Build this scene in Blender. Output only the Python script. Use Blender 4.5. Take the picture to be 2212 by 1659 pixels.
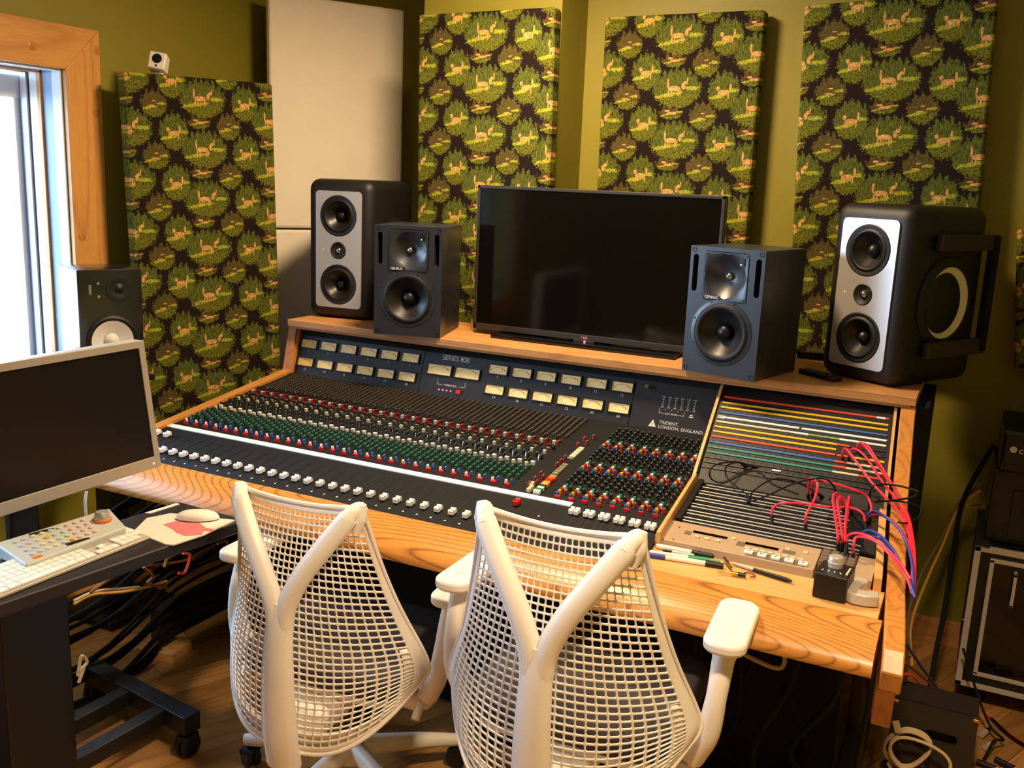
import bpy, bmesh, math, random
from mathutils import Vector, Matrix
random.seed(7)
S = bpy.context.scene
for o in list(bpy.data.objects): bpy.data.objects.remove(o)
COL = S.collection
PI = math.pi

# ------------------------------------------------------------ camera, world, lights, exposure
W, H, FOC = 2212.0, 1659.0, 2070.4
CAM = Vector((2.42949, -2.96420, 1.62085))
CR = Vector((0.8950971, 0.4439760, 0.0410670)); CU = Vector((-0.1285186, 0.1687116, 0.9772509)); CF = Vector((-0.4269475, 0.8800123, -0.2080724))
cd = bpy.data.cameras.new('camera'); co = bpy.data.objects.new('camera', cd); COL.objects.link(co)
cd.sensor_width = 36.0; cd.lens = FOC / W * 36.0; cd.clip_start = 0.05; cd.clip_end = 100
co.matrix_world = Matrix(((CR.x, CU.x, -CF.x, CAM.x), (CR.y, CU.y, -CF.y, CAM.y), (CR.z, CU.z, -CF.z, CAM.z), (0, 0, 0, 1)))
S.camera = co
vs = S.view_settings
vs.view_transform = 'Standard'; vs.look = 'None'; vs.gamma = 1.0; vs.use_curve_mapping = False; vs.exposure = 0.40
wd = bpy.data.worlds.new('world'); S.world = wd; wd.use_nodes = True
bg = wd.node_tree.nodes['Background']; bg.inputs[0].default_value = (0.52, 0.73, 1.0, 1); bg.inputs[1].default_value = 14.0

def light(name, kind, loc, energy, color, size=0.3, rot=(0, 0, 0), portal=False, size_y=None):
    l = bpy.data.lights.new(name, kind); l.energy = energy; l.color = color
    if kind == 'AREA':
        l.size = size
        if size_y: l.shape = 'RECTANGLE'; l.size_y = size_y
        else: l.shape = 'DISK'
        l.cycles.is_portal = portal
    else: l.shadow_soft_size = size
    o = bpy.data.objects.new(name, l); COL.objects.link(o); o.location = loc; o.rotation_euler = rot
    return o
WARM = (1.0, 0.74, 0.45)
# sky light comes through the window in the left wall
light('window_portal', 'AREA', (-0.855, -1.62, 1.37), 1, (1, 1, 1), 1.14, (0, -PI / 2, 0), True, 2.26)
# the ceiling lamps: a flush lamp over the console and a recessed downlight over the chairs (fixtures are built further down)
LAMPS = [((1.06, -0.32, 2.56), 42), ((2.38, -1.95, 2.58), 150)]
light('ceiling_lamp_light', 'AREA', (1.06, -0.32, 2.54), LAMPS[0][1], WARM, 0.34)
dl = light('downlight_light', 'SPOT', (2.38, -1.95, 2.57), LAMPS[1][1], WARM, 0.09)
dl.data.spot_size = math.radians(112); dl.data.spot_blend = 0.55

def at(px, py, x=None, y=None, z=None):
    "the point on the plane x=, y= or z= that stands at this place of the photograph"
    d = CF + CR * ((px - W / 2) / FOC) - CU * ((py - H / 2) / FOC)
    if x is not None: t = (x - CAM.x) / d.x
    elif y is not None: t = (y - CAM.y) / d.y
    else: t = (z - CAM.z) / d.z
    return CAM + d * t

# ------------------------------------------------------------ materials
def lin(c):
    return tuple(((v / 255) / 12.92 if v / 255 <= 0.04045 else ((v / 255 + 0.055) / 1.055) ** 2.4) for v in c) + (1.0,)
class NT:
    def __init__(s, name):
        s.m = bpy.data.materials.new(name); s.m.use_nodes = True; s.t = s.m.node_tree
        s.b = s.t.nodes['Principled BSDF']
    def n(s, kind, **kw):
        nd = s.t.nodes.new(kind)
        for k, v in kw.items(): setattr(nd, k, v)
        return nd
    def put(s, sock, v):
        if isinstance(v, bpy.types.NodeSocket): s.t.links.new(v, sock)
        elif v is not None: sock.default_value = v
    def ma(s, op, a, b=None, c=None, clamp=False):
        nd = s.n('ShaderNodeMath', operation=op, use_clamp=clamp)
        for i, v in enumerate((a, b, c)):
            if v is not None: s.put(nd.inputs[i], v)
        return nd.outputs[0]
    def mix(s, f, a, b):
        nd = s.n('ShaderNodeMix', data_type='RGBA')
        s.put(nd.inputs[0], f); s.put(nd.inputs[6], a); s.put(nd.inputs[7], b)
        return nd.outputs[2]
    def noise(s, vec, scale, detail=3, rough=0.5, dist=0.0):
        nd = s.n('ShaderNodeTexNoise'); s.put(nd.inputs['Vector'], vec)
        nd.inputs['Scale'].default_value = scale; nd.inputs['Detail'].default_value = detail
        nd.inputs['Roughness'].default_value = rough; nd.inputs['Distortion'].default_value = dist
        return nd.outputs['Fac']
    def obj(s): return s.n('ShaderNodeTexCoord').outputs['Object']
    def gen(s): return s.n('ShaderNodeTexCoord').outputs['Generated']
    def mapv(s, v, scale=(1, 1, 1), loc=(0, 0, 0), rot=(0, 0, 0)):
        nd = s.n('ShaderNodeMapping'); s.put(nd.inputs[0], v)
        nd.inputs['Scale'].default_value = scale; nd.inputs['Location'].default_value = loc; nd.inputs['Rotation'].default_value = rot
        return nd.outputs[0]
    def ramp(s, f, stops):
        nd = s.n('ShaderNodeValToRGB'); s.put(nd.inputs[0], f); e = nd.color_ramp.elements
        while len(e) < len(stops): e.new(0.5)
        for q, (p, c) in zip(e, stops): q.position = p; q.color = c
        return nd.outputs[0]
    def bump(s, h, strength=0.2, dist=0.002):
        nd = s.n('ShaderNodeBump'); nd.inputs['Strength'].default_value = strength; nd.inputs['Distance'].default_value = dist
        s.put(nd.inputs['Height'], h); s.put(s.b.inputs['Normal'], nd.outputs[0])
def mat(name, c, rough=0.5, metal=0.0, var=0.12, scale=30.0, bump=0.0, bscale=200.0, emit=0.0, spec=0.5, coat=0.0):
    t = NT(name); base = lin(c)
    t.b.inputs['Roughness'].default_value = rough; t.b.inputs['Metallic'].default_value = metal
    t.b.inputs['Specular IOR Level'].default_value = spec; t.b.inputs['Coat Weight'].default_value = coat
    o = t.obj()
    f = t.noise(o, scale, 3)
    lo = tuple(v * (1 - var) for v in base[:3]) + (1,); hi = tuple(min(1, v * (1 + var)) for v in base[:3]) + (1,)
    t.put(t.b.inputs['Base Color'], t.mix(f, lo, hi))
    if bump: t.bump(t.noise(o, bscale, 2), bump)
    if emit:
        t.b.inputs['Emission Color'].default_value = base; t.b.inputs['Emission Strength'].default_value = emit
    return t.m
def wood(name, light_c, dark_c, axis='X', fine=60.0, cath=7.0, rough=0.4, seed=0.0, contrast=1.0, rand=0.0, nr=13.0, pw=3.0, st=0.10):
    t = NT(name); o = t.obj()
    sc = {'X': (st, 1, 1), 'Y': (1, st, 1), 'Z': (1, 1, st)}[axis]
    v = t.mapv(o, sc, (seed, seed * 0.7, seed * 1.3))
    if rand:
        oi = t.n('ShaderNodeObjectInfo').outputs['Random']
        add = t.n('ShaderNodeVectorMath', operation='ADD'); t.put(add.inputs[0], v)
        cb = t.n('ShaderNodeCombineXYZ'); t.put(cb.inputs[0], t.ma('MULTIPLY', oi, 37.0)); t.put(cb.inputs[1], t.ma('MULTIPLY', oi, 11.0))
        t.put(add.inputs[1], cb.outputs[0]); v = add.outputs[0]
    big = t.noise(v, cath, 1, 0.4)
    rings = t.ma('SUBTRACT', 1.0, t.ma('ABSOLUTE', t.ma('SUBTRACT', t.ma('MULTIPLY', t.ma('FRACT', t.ma('MULTIPLY', big, nr)), 2.0), 1.0)))
    line = t.ma('POWER', rings, pw)
    fine_n = t.noise(v if st == 0.10 else t.mapv(o, {'X': (0.08, 1, 1), 'Y': (1, 0.08, 1), 'Z': (1, 1, 0.08)}[axis]), fine * 4, 4, 0.6)
    a = lin(light_c); b = lin(dark_c)
    f = t.ma('ADD', t.ma('MULTIPLY', line, 0.75 * contrast), t.ma('MULTIPLY', t.ma('SUBTRACT', fine_n, 0.45), 0.9), clamp=True)
    col = t.mix(f, a, b)
    if rand:
        hs = t.n('ShaderNodeHueSaturation'); t.put(hs.inputs['Color'], col)
        t.put(hs.inputs['Value'], t.ma('ADD', t.ma('MULTIPLY', oi, rand), 1 - rand * 0.5)); col = hs.outputs[0]
    t.put(t.b.inputs['Base Color'], col); t.b.inputs['Roughness'].default_value = rough
    t.bump(fine_n, 0.08, 0.001)
    return t.m

def deer_fabric():
    t = NT('deer_print_fabric'); o = t.obj()
    sep = t.n('ShaderNodeSeparateXYZ'); t.put(sep.inputs[0], o); x, z = sep.outputs[0], sep.outputs[2]
    A, D, B = 0.300, 0.072, 0.188
    wob = t.noise(o, 70, 3, 0.6); wob2 = t.noise(t.mapv(o, (1, 1, 1), (5, 3, 1)), 110, 4, 0.7)
    w2c = t.ma('MULTIPLY', t.ma('SUBTRACT', wob2, 0.32), 2.8, clamp=True)
    streak = t.noise(t.mapv(o, (230, 60, 60)), 1.0, 3, 0.6)
    leaf = t.noise(o, 150, 4, 0.75)
    dark = lin((34, 22, 20)); col = t.mix(wob, lin((20, 12, 10)), lin((38, 23, 19)))
    def inside(dx, dy, cx, cy, a, b, fuzz=0.5, soft=7.0):
        ex = t.ma('DIVIDE', t.ma('SUBTRACT', dx, cx), a); ey = t.ma('DIVIDE', t.ma('SUBTRACT', dy, cy), b)
        r = t.ma('ADD', t.ma('MULTIPLY', ex, ex), t.ma('MULTIPLY', ey, ey))
        if fuzz: r = t.ma('ADD', r, t.ma('MULTIPLY', t.ma('SUBTRACT', w2c, 0.5), fuzz * 1.6))
        return t.ma('MULTIPLY', t.ma('SUBTRACT', 1.0, r), soft, clamp=True)
    def cell(u0, v0):
        X = t.ma('ADD', t.ma('DIVIDE', t.ma('SUBTRACT', x, u0), A), 0.5); i = t.ma('FLOOR', X)
        dx = t.ma('MULTIPLY', t.ma('SUBTRACT', t.ma('SUBTRACT', X, i), 0.5), A)
        Y = t.ma('ADD', t.ma('DIVIDE', t.ma('ADD', t.ma('SUBTRACT', z, v0), t.ma('MULTIPLY', i, D)), B), 0.5)
        dy = t.ma('MULTIPLY', t.ma('SUBTRACT', t.ma('FRACT', Y), 0.5), B)
        return dx, dy
    def con(f, lo_, hi_): return t.ma('MULTIPLY', t.ma('SUBTRACT', f, lo_), 1.0 / (hi_ - lo_), clamp=True)
    tree = t.mix(con(streak, 0.30, 0.72), lin((24, 29, 12)), lin((114, 122, 42)))
    bush = t.mix(con(leaf, 0.36, 0.62), lin((24, 28, 9)), lin((126, 128, 34)))
    grass = t.mix(con(leaf, 0.30, 0.60), lin((60, 66, 12)), lin((184, 182, 50)))
    brown = t.mix(con(leaf, 0.35, 0.65), lin((34, 22, 14)), lin((112, 88, 46)))
    deer = t.mix(con(wob2, 0.35, 0.65), lin((150, 96, 48)), lin((238, 186, 112)))
    def jag(dx, k): return t.ma('MULTIPLY', t.ma('ABSOLUTE', t.ma('SUBTRACT', t.ma('FRACT', t.ma('ADD', t.ma('MULTIPLY', dx, k), t.ma('MULTIPLY', wob, 1.2))), 0.5)), 0.046)
    def scene(u0, v0, a, b, herd, tr=tree):
        nonlocal col
        dx, dy = cell(u0, v0)
        dj = t.ma('ADD', dy, t.ma('MULTIPLY', jag(dx, 42.0), t.ma('GREATER_THAN', dy, 0.0)))
        m = inside(dx, dj, 0, 0, a, b, 0.38, 8.0)
        inner = t.mix(t.ma('MULTIPLY', t.ma('SUBTRACT', t.ma('ADD', -0.30 * b, t.ma('MULTIPLY', t.ma('SUBTRACT', wob, 0.5), 0.04)), dy), 150.0, clamp=True), tr, bush)
        g = inside(dx, t.ma('ADD', dy, t.ma('MULTIPLY', dx, -0.18)), -a * 0.34, -b * 0.30, a * 0.62, b * 0.095, 1.2, 3.0)
        inner = t.mix(g, inner, grass)
        g2 = inside(dx, dy, a * 0.58, -b * 0.06, a * 0.32, b * 0.10, 1.3, 3.0)
        inner = t.mix(g2, inner, grass)
        for (cx, cy, ra, rb) in herd:
            cx, cy, ra, rb = cx * 0.86, cy * 0.86, ra * 0.84, rb * 0.84
            inner = t.mix(inside(dx, dy, cx, cy, ra, rb, 0.15, 5.0), inner, deer)
        col = t.mix(m, col, inner)
    # small dark thicket with a bird, a stag in brown woods, then the two deer scenes on top
    scene(-0.018, -0.087, 0.049, 0.030, [(-0.016, 0.002, 0.012, 0.005), (0.006, -0.008, 0.024, 0.006)], brown)
    scene(0.105, -0.100, 0.053, 0.055, [(0.0, 0.006, 0.010, 0.003), (-0.01, -0.014, 0.016, 0.003), (0.016, -0.006, 0.003, 0.004)], t.mix(0.7, tree, brown))
    scene(0.178, -0.010, 0.060, 0.073, [(0.0, -0.012, 0.027, 0.011), (0.027, 0.008, 0.005, 0.017), (-0.026, 0.004, 0.008, 0.010), (-0.022, -0.026, 0.003, 0.013), (-0.012, -0.026, 0.003, 0.013), (0.02, -0.026, 0.003, 0.013)])
    scene(0.0, 0.0, 0.097, 0.0765, [(-0.012, -0.006, 0.030, 0.012), (-0.040, 0.016, 0.005, 0.021), (0.028, 0.004, 0.008, 0.015), (0.038, 0.018, 0.010, 0.008), (0.046, 0.030, 0.003, 0.009), (-0.036, -0.024, 0.0035, 0.016), (-0.024, -0.024, 0.0035, 0.016), (0.008, -0.024, 0.0035, 0.016), (0.016, -0.022, 0.003, 0.014)])
    t.put(t.b.inputs['Base Color'], col); t.b.inputs['Roughness'].default_value = 0.9; t.b.inputs['Specular IOR Level'].default_value = 0.2
    t.bump(t.noise(o, 900, 2), 0.1, 0.001)
    return t.m
M = {}
M['olive'] = mat('olive_paint', (142, 132, 38), 0.55, var=0.05, scale=3, bump=0.08, bscale=160)
M['ceiling'] = mat('ceiling_paint', (205, 200, 180), 0.8, var=0.04)
M['deer'] = deer_fabric()
M['linen'] = mat('cream_linen', (250, 236, 214), 0.9, var=0.06, scale=6, bump=0.25, bscale=700)
M['pine'] = wood('pine_board', (222, 160, 84), (176, 106, 44), 'Z', 30, 4, 0.4, 3.0, 0.55)
M['pine_x'] = wood('pine_board_across', (222, 160, 84), (176, 106, 44), 'Y', 30, 4, 0.4, 5.0, 0.55)
M['oak'] = wood('oak_shelf', (206, 148, 88), (150, 92, 46), 'X', 40, 5, 0.38, 1.0, 0.5)
M['oak_end'] = wood('oak_cheek', (200, 134, 62), (140, 80, 32), 'Z', 40, 6, 0.38, 2.0, 0.6)
M['oak_y'] = wood('oak_cheek_lengthwise', (206, 140, 72), (150, 88, 40), 'Y', 40, 6, 0.38, 4.0, 0.5)
M['bullnose'] = wood('oak_armrest', (204, 138, 62), (104, 56, 18), 'X', 40, 2.8, 0.33, 8.3, 1.0, nr=64.0, pw=5.0, st=0.20)
M['tray'] = wood('oak_tray', (220, 166, 100), (176, 116, 60), 'X', 40, 4, 0.4, 9.0, 0.4)
M['floorwood'] = wood('oak_plank', (196, 140, 76), (128, 82, 38), 'X', 40, 5, 0.35, 0.0, 0.6, 0.6)
M['black'] = mat('black_plastic', (14, 13, 13), 0.42, var=0.2)
M['blackmat'] = mat('black_matte', (9, 9, 9), 0.75, var=0.2, spec=0.3)
M['blackpaint'] = mat('black_texture_paint', (19, 17, 16), 0.5, var=0.15, bump=0.3, bscale=500)
M['darkmetal'] = mat('dark_grey_metal', (58, 54, 52), 0.45, 0.3, var=0.1)
M['panel'] = mat('charcoal_panel', (27, 24, 24), 0.5, var=0.08)
M['white'] = mat('white_plastic', (232, 224, 208), 0.35, var=0.04)
M['chairwhite'] = mat('off_white_plastic', (240, 232, 222), 0.42, var=0.04, scale=8)
M['cap'] = mat('white_cap', (240, 236, 228), 0.3, var=0.03)
M['cream'] = mat('cream_cap', (222, 206, 164), 0.4, var=0.06)
M['greycap'] = mat('grey_cap', (126, 120, 98), 0.45, var=0.08)
M['red'] = mat('red_cap', (196, 30, 34), 0.35, var=0.06)
M['darkred'] = mat('dark_red_knob', (122, 26, 24), 0.4, var=0.1)
M['green'] = mat('green_knob', (26, 74, 52), 0.35, var=0.1)
M['brightgreen'] = mat('bright_green_cap', (26, 132, 84), 0.35)
M['blue'] = mat('blue_cap', (36, 98, 186), 0.35, var=0.06)
M['yellow'] = mat('yellow_cap', (226, 170, 40), 0.35, var=0.06)
M['orange'] = mat('orange_cap', (228, 120, 40), 0.4)
M['knobblack'] = mat('black_knob', (24, 26, 24), 0.35, var=0.2)
M['routing'] = mat('olive_grey_switches', (70, 62, 48), 0.5, var=0.15)
M['strip'] = mat('white_scribble_strip', (236, 234, 232), 0.5, var=0.02)
M['text'] = mat('white_lettering', (216, 212, 204), 0.6, var=0.02)
M['meter'] = mat('cream_meter_face', (236, 206, 140), 0.5, var=0.16, scale=14, emit=0.10)
M['meterdark'] = mat('amber_meter_face', (222, 178, 92), 0.5, var=0.14, scale=14, emit=0.06)
M['ink'] = mat('black_print', (40, 30, 26), 0.7)
M['redink'] = mat('red_print', (190, 50, 36), 0.7)
M['silver'] = mat('brushed_silver', (206, 202, 198), 0.34, 0.55, var=0.05, scale=4)
M['chrome'] = mat('chrome', (210, 205, 198), 0.18, 1.0, var=0.03)
M['alu'] = mat('aluminium', (196, 188, 176), 0.42, 0.25, var=0.05)
M['gblue'] = mat('graphite_lacquer', (38, 42, 50), 0.36, var=0.06, spec=0.7)
M['cone'] = mat('black_cone', (24, 22, 21), 0.38, var=0.1)
M['rubber'] = mat('black_rubber', (15, 14, 14), 0.55)
M['screen'] = mat('black_glass', (10, 9, 9), 0.08, var=0.1, spec=0.5)
M['lcd'] = mat('matte_black_screen', (22, 17, 15), 0.32, var=0.08, spec=0.35)
M['paper'] = mat('white_cone_paper', (230, 226, 214), 0.7, var=0.04)
M['tan'] = mat('tan_metal', (172, 146, 116), 0.5, 0.1, var=0.06)
M['tandark'] = mat('taupe_plate', (104, 90, 74), 0.55)
M['vinyl'] = mat('white_vinyl', (232, 234, 236), 0.35, var=0.03)
M['vinylblue'] = mat('pale_blue_vinyl', (150, 176, 214), 0.4, var=0.05)
M['ledred'] = mat('red_led', (255, 60, 90), 0.3, emit=6.0)
M['ledgreen'] = mat('green_led', (110, 255, 70), 0.3, emit=5.0)
M['ledwhite'] = mat('white_led', (220, 240, 255), 0.3, emit=1.5)
M['lampglow'] = mat('lit_lamp_glass', (255, 190, 120), 0.4, emit=9.0)
M['redcable'] = mat('red_cable', (226, 36, 62), 0.42, var=0.05)
M['bluecable'] = mat('blue_cable', (46, 58, 150), 0.45, var=0.05)
M['blackcable'] = mat('black_cable', (9, 9, 9), 0.7, spec=0.3)
M['whitecable'] = mat('ivory_cable', (206, 180, 136), 0.55)
M['browncable'] = mat('brown_cable', (128, 72, 44), 0.55)
M['yellowcable'] = mat('yellow_cable', (206, 150, 62), 0.55)
M['greycable'] = mat('grey_brown_cable', (120, 96, 68), 0.6)
M['seat'] = mat('charcoal_upholstery', (58, 52, 54), 0.9, var=0.1, bump=0.3, bscale=900)
M['desk'] = mat('black_desk_laminate', (34, 32, 36), 0.45, var=0.08, bump=0.1, bscale=400)
M['greenlabel'] = mat('green_label', (124, 150, 96), 0.6)
M['teal'] = mat('teal_label', (36, 128, 112), 0.6)
M['bluelabel'] = mat('blue_label', (52, 96, 160), 0.6)
M['redlabel'] = mat('orange_red_label', (222, 74, 46), 0.6)
M['yellowlabel'] = mat('yellow_label', (234, 178, 30), 0.6)
M['creamlabel'] = mat('cream_label', (220, 196, 160), 0.6)
M['brass'] = mat('brass', (212, 164, 84), 0.3, 1.0)
M['gloss'] = mat('satin_black_veneer', (20, 20, 21), 0.24, var=0.1, spec=0.8, coat=0.5)
M['rackwood'] = mat('brown_black_box', (46, 36, 30), 0.6, var=0.15)
M['redpaint'] = mat('pink_red_print', (206, 116, 118), 0.6, var=0.35, scale=60)
M['lightgrey'] = mat('light_grey_plastic', (186, 190, 184), 0.45, var=0.04)
gt = NT('window_glass'); gt.b.inputs['Base Color'].default_value = (1, 1, 1, 1); gt.b.inputs['Roughness'].default_value = 0.0
tr = gt.n('ShaderNodeBsdfTransparent'); gl = gt.n('ShaderNodeBsdfGlossy'); gl.inputs['Roughness'].default_value = 0.02
ms = gt.n('ShaderNodeMixShader'); fr = gt.n('ShaderNodeFresnel'); fr.inputs[0].default_value = 1.45
gt.t.links.new(fr.outputs[0], ms.inputs[0]); gt.t.links.new(tr.outputs[0], ms.inputs[1]); gt.t.links.new(gl.outputs[0], ms.inputs[2])
gt.t.links.new(ms.outputs[0], gt.t.nodes['Material Output'].inputs[0]); M['glass'] = gt.m
M['glass'].use_screen_refraction = True if hasattr(M['glass'], 'use_screen_refraction') else False

# ------------------------------------------------------------ mesh helpers
def catmull(pts, k=6):
    P = [Vector(p) for p in pts]; P = [P[0] * 2 - P[1]] + P + [P[-1] * 2 - P[-2]]; out = []
    for i in range(1, len(P) - 2):
        a, b, c, d = P[i - 1:i + 3]
        for j in range(k):
            u = j / k
            out.append(0.5 * ((2 * b) + (c - a) * u + (2 * a - 5 * b + 4 * c - d) * u * u + (3 * b - a - 3 * c + d) * u ** 3))
    out.append(P[-2]); return out
def basis(z):
    z = Vector(z).normalized(); a = Vector((0, 0, 1)) if abs(z.z) < 0.9 else Vector((1, 0, 0))
    x = a.cross(z).normalized(); return x, z.cross(x), z
class MB:
    def __init__(s): s.v = []; s.f = []; s.mi = []
    def add(s, vs, fs, m=0):
        k = len(s.v); s.v += [tuple(v) for v in vs]
        for f in fs: s.f.append(tuple(k + i for i in f)); s.mi.append(m)
        return s
    def box(s, c, d, m=0, R=None):
        c = Vector(c); vs = []
        for sx in (-.5, .5):
            for sy in (-.5, .5):
                for sz in (-.5, .5):
                    q = Vector((sx * d[0], sy * d[1], sz * d[2]))
                    vs.append(c + (R @ q if R else q))
        return s.add(vs, [(0, 1, 3, 2), (4, 6, 7, 5), (0, 4, 5, 1), (2, 3, 7, 6), (0, 2, 6, 4), (1, 5, 7, 3)], m)
    def bb(s, x0, x1, y0, y1, z0, z1, m=0):
        return s.box(((x0 + x1) / 2, (y0 + y1) / 2, (z0 + z1) / 2), (x1 - x0, y1 - y0, z1 - z0), m)
    def cyl(s, p0, p1, r0, r1=None, n=16, m=0, caps=True):
        p0, p1 = Vector(p0), Vector(p1); r1 = r0 if r1 is None else r1; x, y, z = basis(p1 - p0); vs = []
        for p, r in ((p0, r0), (p1, r1)):
            for i in range(n):
                a = 2 * PI * i / n; vs.append(p + x * (r * math.cos(a)) + y * (r * math.sin(a)))
        fs = [(i, (i + 1) % n, n + (i + 1) % n, n + i) for i in range(n)]
        if caps: fs += [tuple(range(n - 1, -1, -1)), tuple(range(n, 2 * n))]
        return s.add(vs, fs, m)
    def lathe(s, prof, o, ax, n=28, m=0, ms=None):
        "prof: (r, h) along ax from o"
        o = Vector(o); x, y, z = basis(ax); vs = []
        for r, h in prof:
            for i in range(n):
                a = 2 * PI * i / n; vs.append(o + z * h + x * (r * math.cos(a)) + y * (r * math.sin(a)))
        k = len(s.v); s.v += [tuple(v) for v in vs]
        for j in range(len(prof) - 1):
            for i in range(n):
                s.f.append((k + j * n + i, k + j * n + (i + 1) % n, k + (j + 1) * n + (i + 1) % n, k + (j + 1) * n + i)); s.mi.append(ms[j] if ms else m)
        return s
    def tube(s, pts, r, n=8, m=0, smooth=6, rs=None, flat=None, up=None):
        P = catmull(pts, smooth) if smooth else [Vector(p) for p in pts]
        L = len(P); vs = []; prev = None
        for i, p in enumerate(P):
            t = (P[min(i + 1, L - 1)] - P[max(i - 1, 0)]).normalized()
            if prev is None: x = (Vector(up) if up else basis(t)[0]); x = (x - t * x.dot(t)).normalized()
            else: x = (prev - t * prev.dot(t)); x = x.normalized() if x.length > 1e-6 else basis(t)[0]
            prev = x; y = t.cross(x)
            if rs:
                u = i / (L - 1) * (len(rs) - 1); a = int(min(u, len(rs) - 2)); rr = rs[a] + (rs[a + 1] - rs[a]) * (u - a)
            else: rr = r
            for k in range(n):
                a = 2 * PI * k / n; vs.append(p + x * (rr * math.cos(a)) + y * (rr * (flat or 1) * math.sin(a)))
        fs = [(i * n + k, i * n + (k + 1) % n, (i + 1) * n + (k + 1) % n, (i + 1) * n + k) for i in range(L - 1) for k in range(n)]
        fs += [tuple(range(n - 1, -1, -1)), tuple((L - 1) * n + k for k in range(n))]
        return s.add(vs, fs, m)
    def prism(s, poly, f0, f1, m=0):
        "poly: list of 2-D points; f0, f1 map a 2-D point to the two end faces"
        n = len(poly); vs = [f0(*p) for p in poly] + [f1(*p) for p in poly]
        return s.add(vs, [tuple(range(n - 1, -1, -1)), tuple(range(n, 2 * n))] + [(i, (i + 1) % n, n + (i + 1) % n, n + i) for i in range(n)], m)
    def quad(s, a, b, c, d, m=0): return s.add([a, b, c, d], [(0, 1, 2, 3)], m)
    def mesh(s, name, mats, smooth=40):
        me = bpy.data.meshes.new(name); me.from_pydata(s.v, [], s.f)
        for mt in mats: me.materials.append(M[mt] if isinstance(mt, str) else mt)
        me.polygons.foreach_set('material_index', s.mi)
        bm = bmesh.new(); bm.from_mesh(me); bmesh.ops.recalc_face_normals(bm, faces=bm.faces); bm.to_mesh(me); bm.free()
        if smooth:
            me.polygons.foreach_set('use_smooth', [True] * len(me.polygons)); me.set_sharp_from_angle(angle=math.radians(smooth))
        me.update(); return me
    def build(s, name, mats, parent=None, smooth=40, bevel=0, seg=2, local=False):
        return link(name, s.mesh(name, list(mats) if isinstance(mats, (list, tuple)) else [mats], smooth), parent, bevel, seg, local)
def link(name, me, parent=None, bevel=0, seg=2, local=False, loc=None, rot=None):
    o = bpy.data.objects.new(name, me); COL.objects.link(o)
    if loc is not None: o.location = loc
    if rot is not None: o.rotation_euler = rot
    if parent is not None:
        o.parent = parent
        if not local: o.matrix_parent_inverse = world_of(parent).inverted()
    if bevel:
        b = o.modifiers.new('bevel', 'BEVEL'); b.width = bevel; b.segments = seg; b.limit_method = 'ANGLE'; b.angle_limit = math.radians(40); b.harden_normals = False
    return o
def world_of(o):
    m = o.matrix_basis.copy()
    if o.parent is not None: m = world_of(o.parent) @ o.matrix_parent_inverse @ m
    return m
def tag(o, label=None, cat=None, group=None, kind=None):
    if label: o['label'] = label
    if cat: o['category'] = cat
    if group: o['group'] = group
    if kind: o['kind'] = kind
    return o
def thing(name, label, cat, loc=(0, 0, 0), rz=0, group=None):
    o = bpy.data.objects.new(name, None); COL.objects.link(o); o.location = loc; o.rotation_euler = (0, 0, rz); o.empty_display_size = 0.1
    return tag(o, label, cat, group)
def struct(o): return tag(o, kind='structure')
_tx = {}
def text_mesh(body, size, mname='text', align='CENTER', depth=0.0004, shear=0.0, space=1.0):
    key = (body, size, mname, align, shear, space)
    if key in _tx: return _tx[key]
    cu = bpy.data.curves.new('lettering', 'FONT'); cu.body = body; cu.size = size; cu.align_x = align; cu.align_y = 'CENTER'; cu.extrude = depth; cu.shear = shear; cu.space_character = space; cu.resolution_u = 3
    o = bpy.data.objects.new('lettering', cu); COL.objects.link(o)
    dg = bpy.context.evaluated_depsgraph_get(); me = bpy.data.meshes.new_from_object(o.evaluated_get(dg))
    bpy.data.objects.remove(o); me.materials.clear(); me.materials.append(M[mname]); _tx[key] = me
    return me
def rrect(w, h, r, n=5):
    out = []
    for cx, cy, a0 in ((w / 2 - r, h / 2 - r, 0), (-w / 2 + r, h / 2 - r, 90), (-w / 2 + r, -h / 2 + r, 180), (w / 2 - r, -h / 2 + r, 270)):
        for i in range(n + 1):
            a = math.radians(a0 + 90 * i / n); out.append((cx + r * math.cos(a), cy + r * math.sin(a)))
    return out
# ------------------------------------------------------------ the room
CE = 2.62
X0, X1, Y0, Y1 = -0.6, 3.6, -4.6, 1.0
def wall(name, mb): return struct(mb.build(name, 'olive', smooth=0))
OY0, OY1, OZ, OB = -2.75, -0.49, 1.94, 0.80
wl = wall('wall_left', MB().bb(-0.86, X0, Y0, OY0, 0, CE).bb(-0.86, X0, OY0, OY1, OZ, CE).bb(-0.86, X0, OY0, OY1, 0, OB).bb(-0.86, X0, OY1, 1.1, 0, CE))
wall('wall_alcove', MB().bb(X0, 0.31, Y1, Y1 + 0.1, 0, CE))
wall('wall_pier', MB().bb(0.31, 0.905, 0.47, Y1 + 0.1, 0, CE))
wb = wall('wall_back', MB().bb(0.905, X1 + 0.1, 0.72, 0.82, 0, CE))
wall('wall_right', MB().bb(X1, X1 + 0.1, Y0, 0.72, 0, CE))
wall('wall_front', MB().bb(X0 - 0.2, X1 + 0.1, Y0 - 0.1, Y0, 0, CE))
struct(MB().bb(-0.86, X1 + 0.1, Y0 - 0.1, Y1 + 0.1, CE, CE + 0.08).build('ceiling', 'ceiling', smooth=0))
fl = struct(MB().bb(-0.86, X1 + 0.1, Y0 - 0.1, Y1 + 0.1, -0.1, -0.012).build('floor', 'rackwood', smooth=0))
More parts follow.
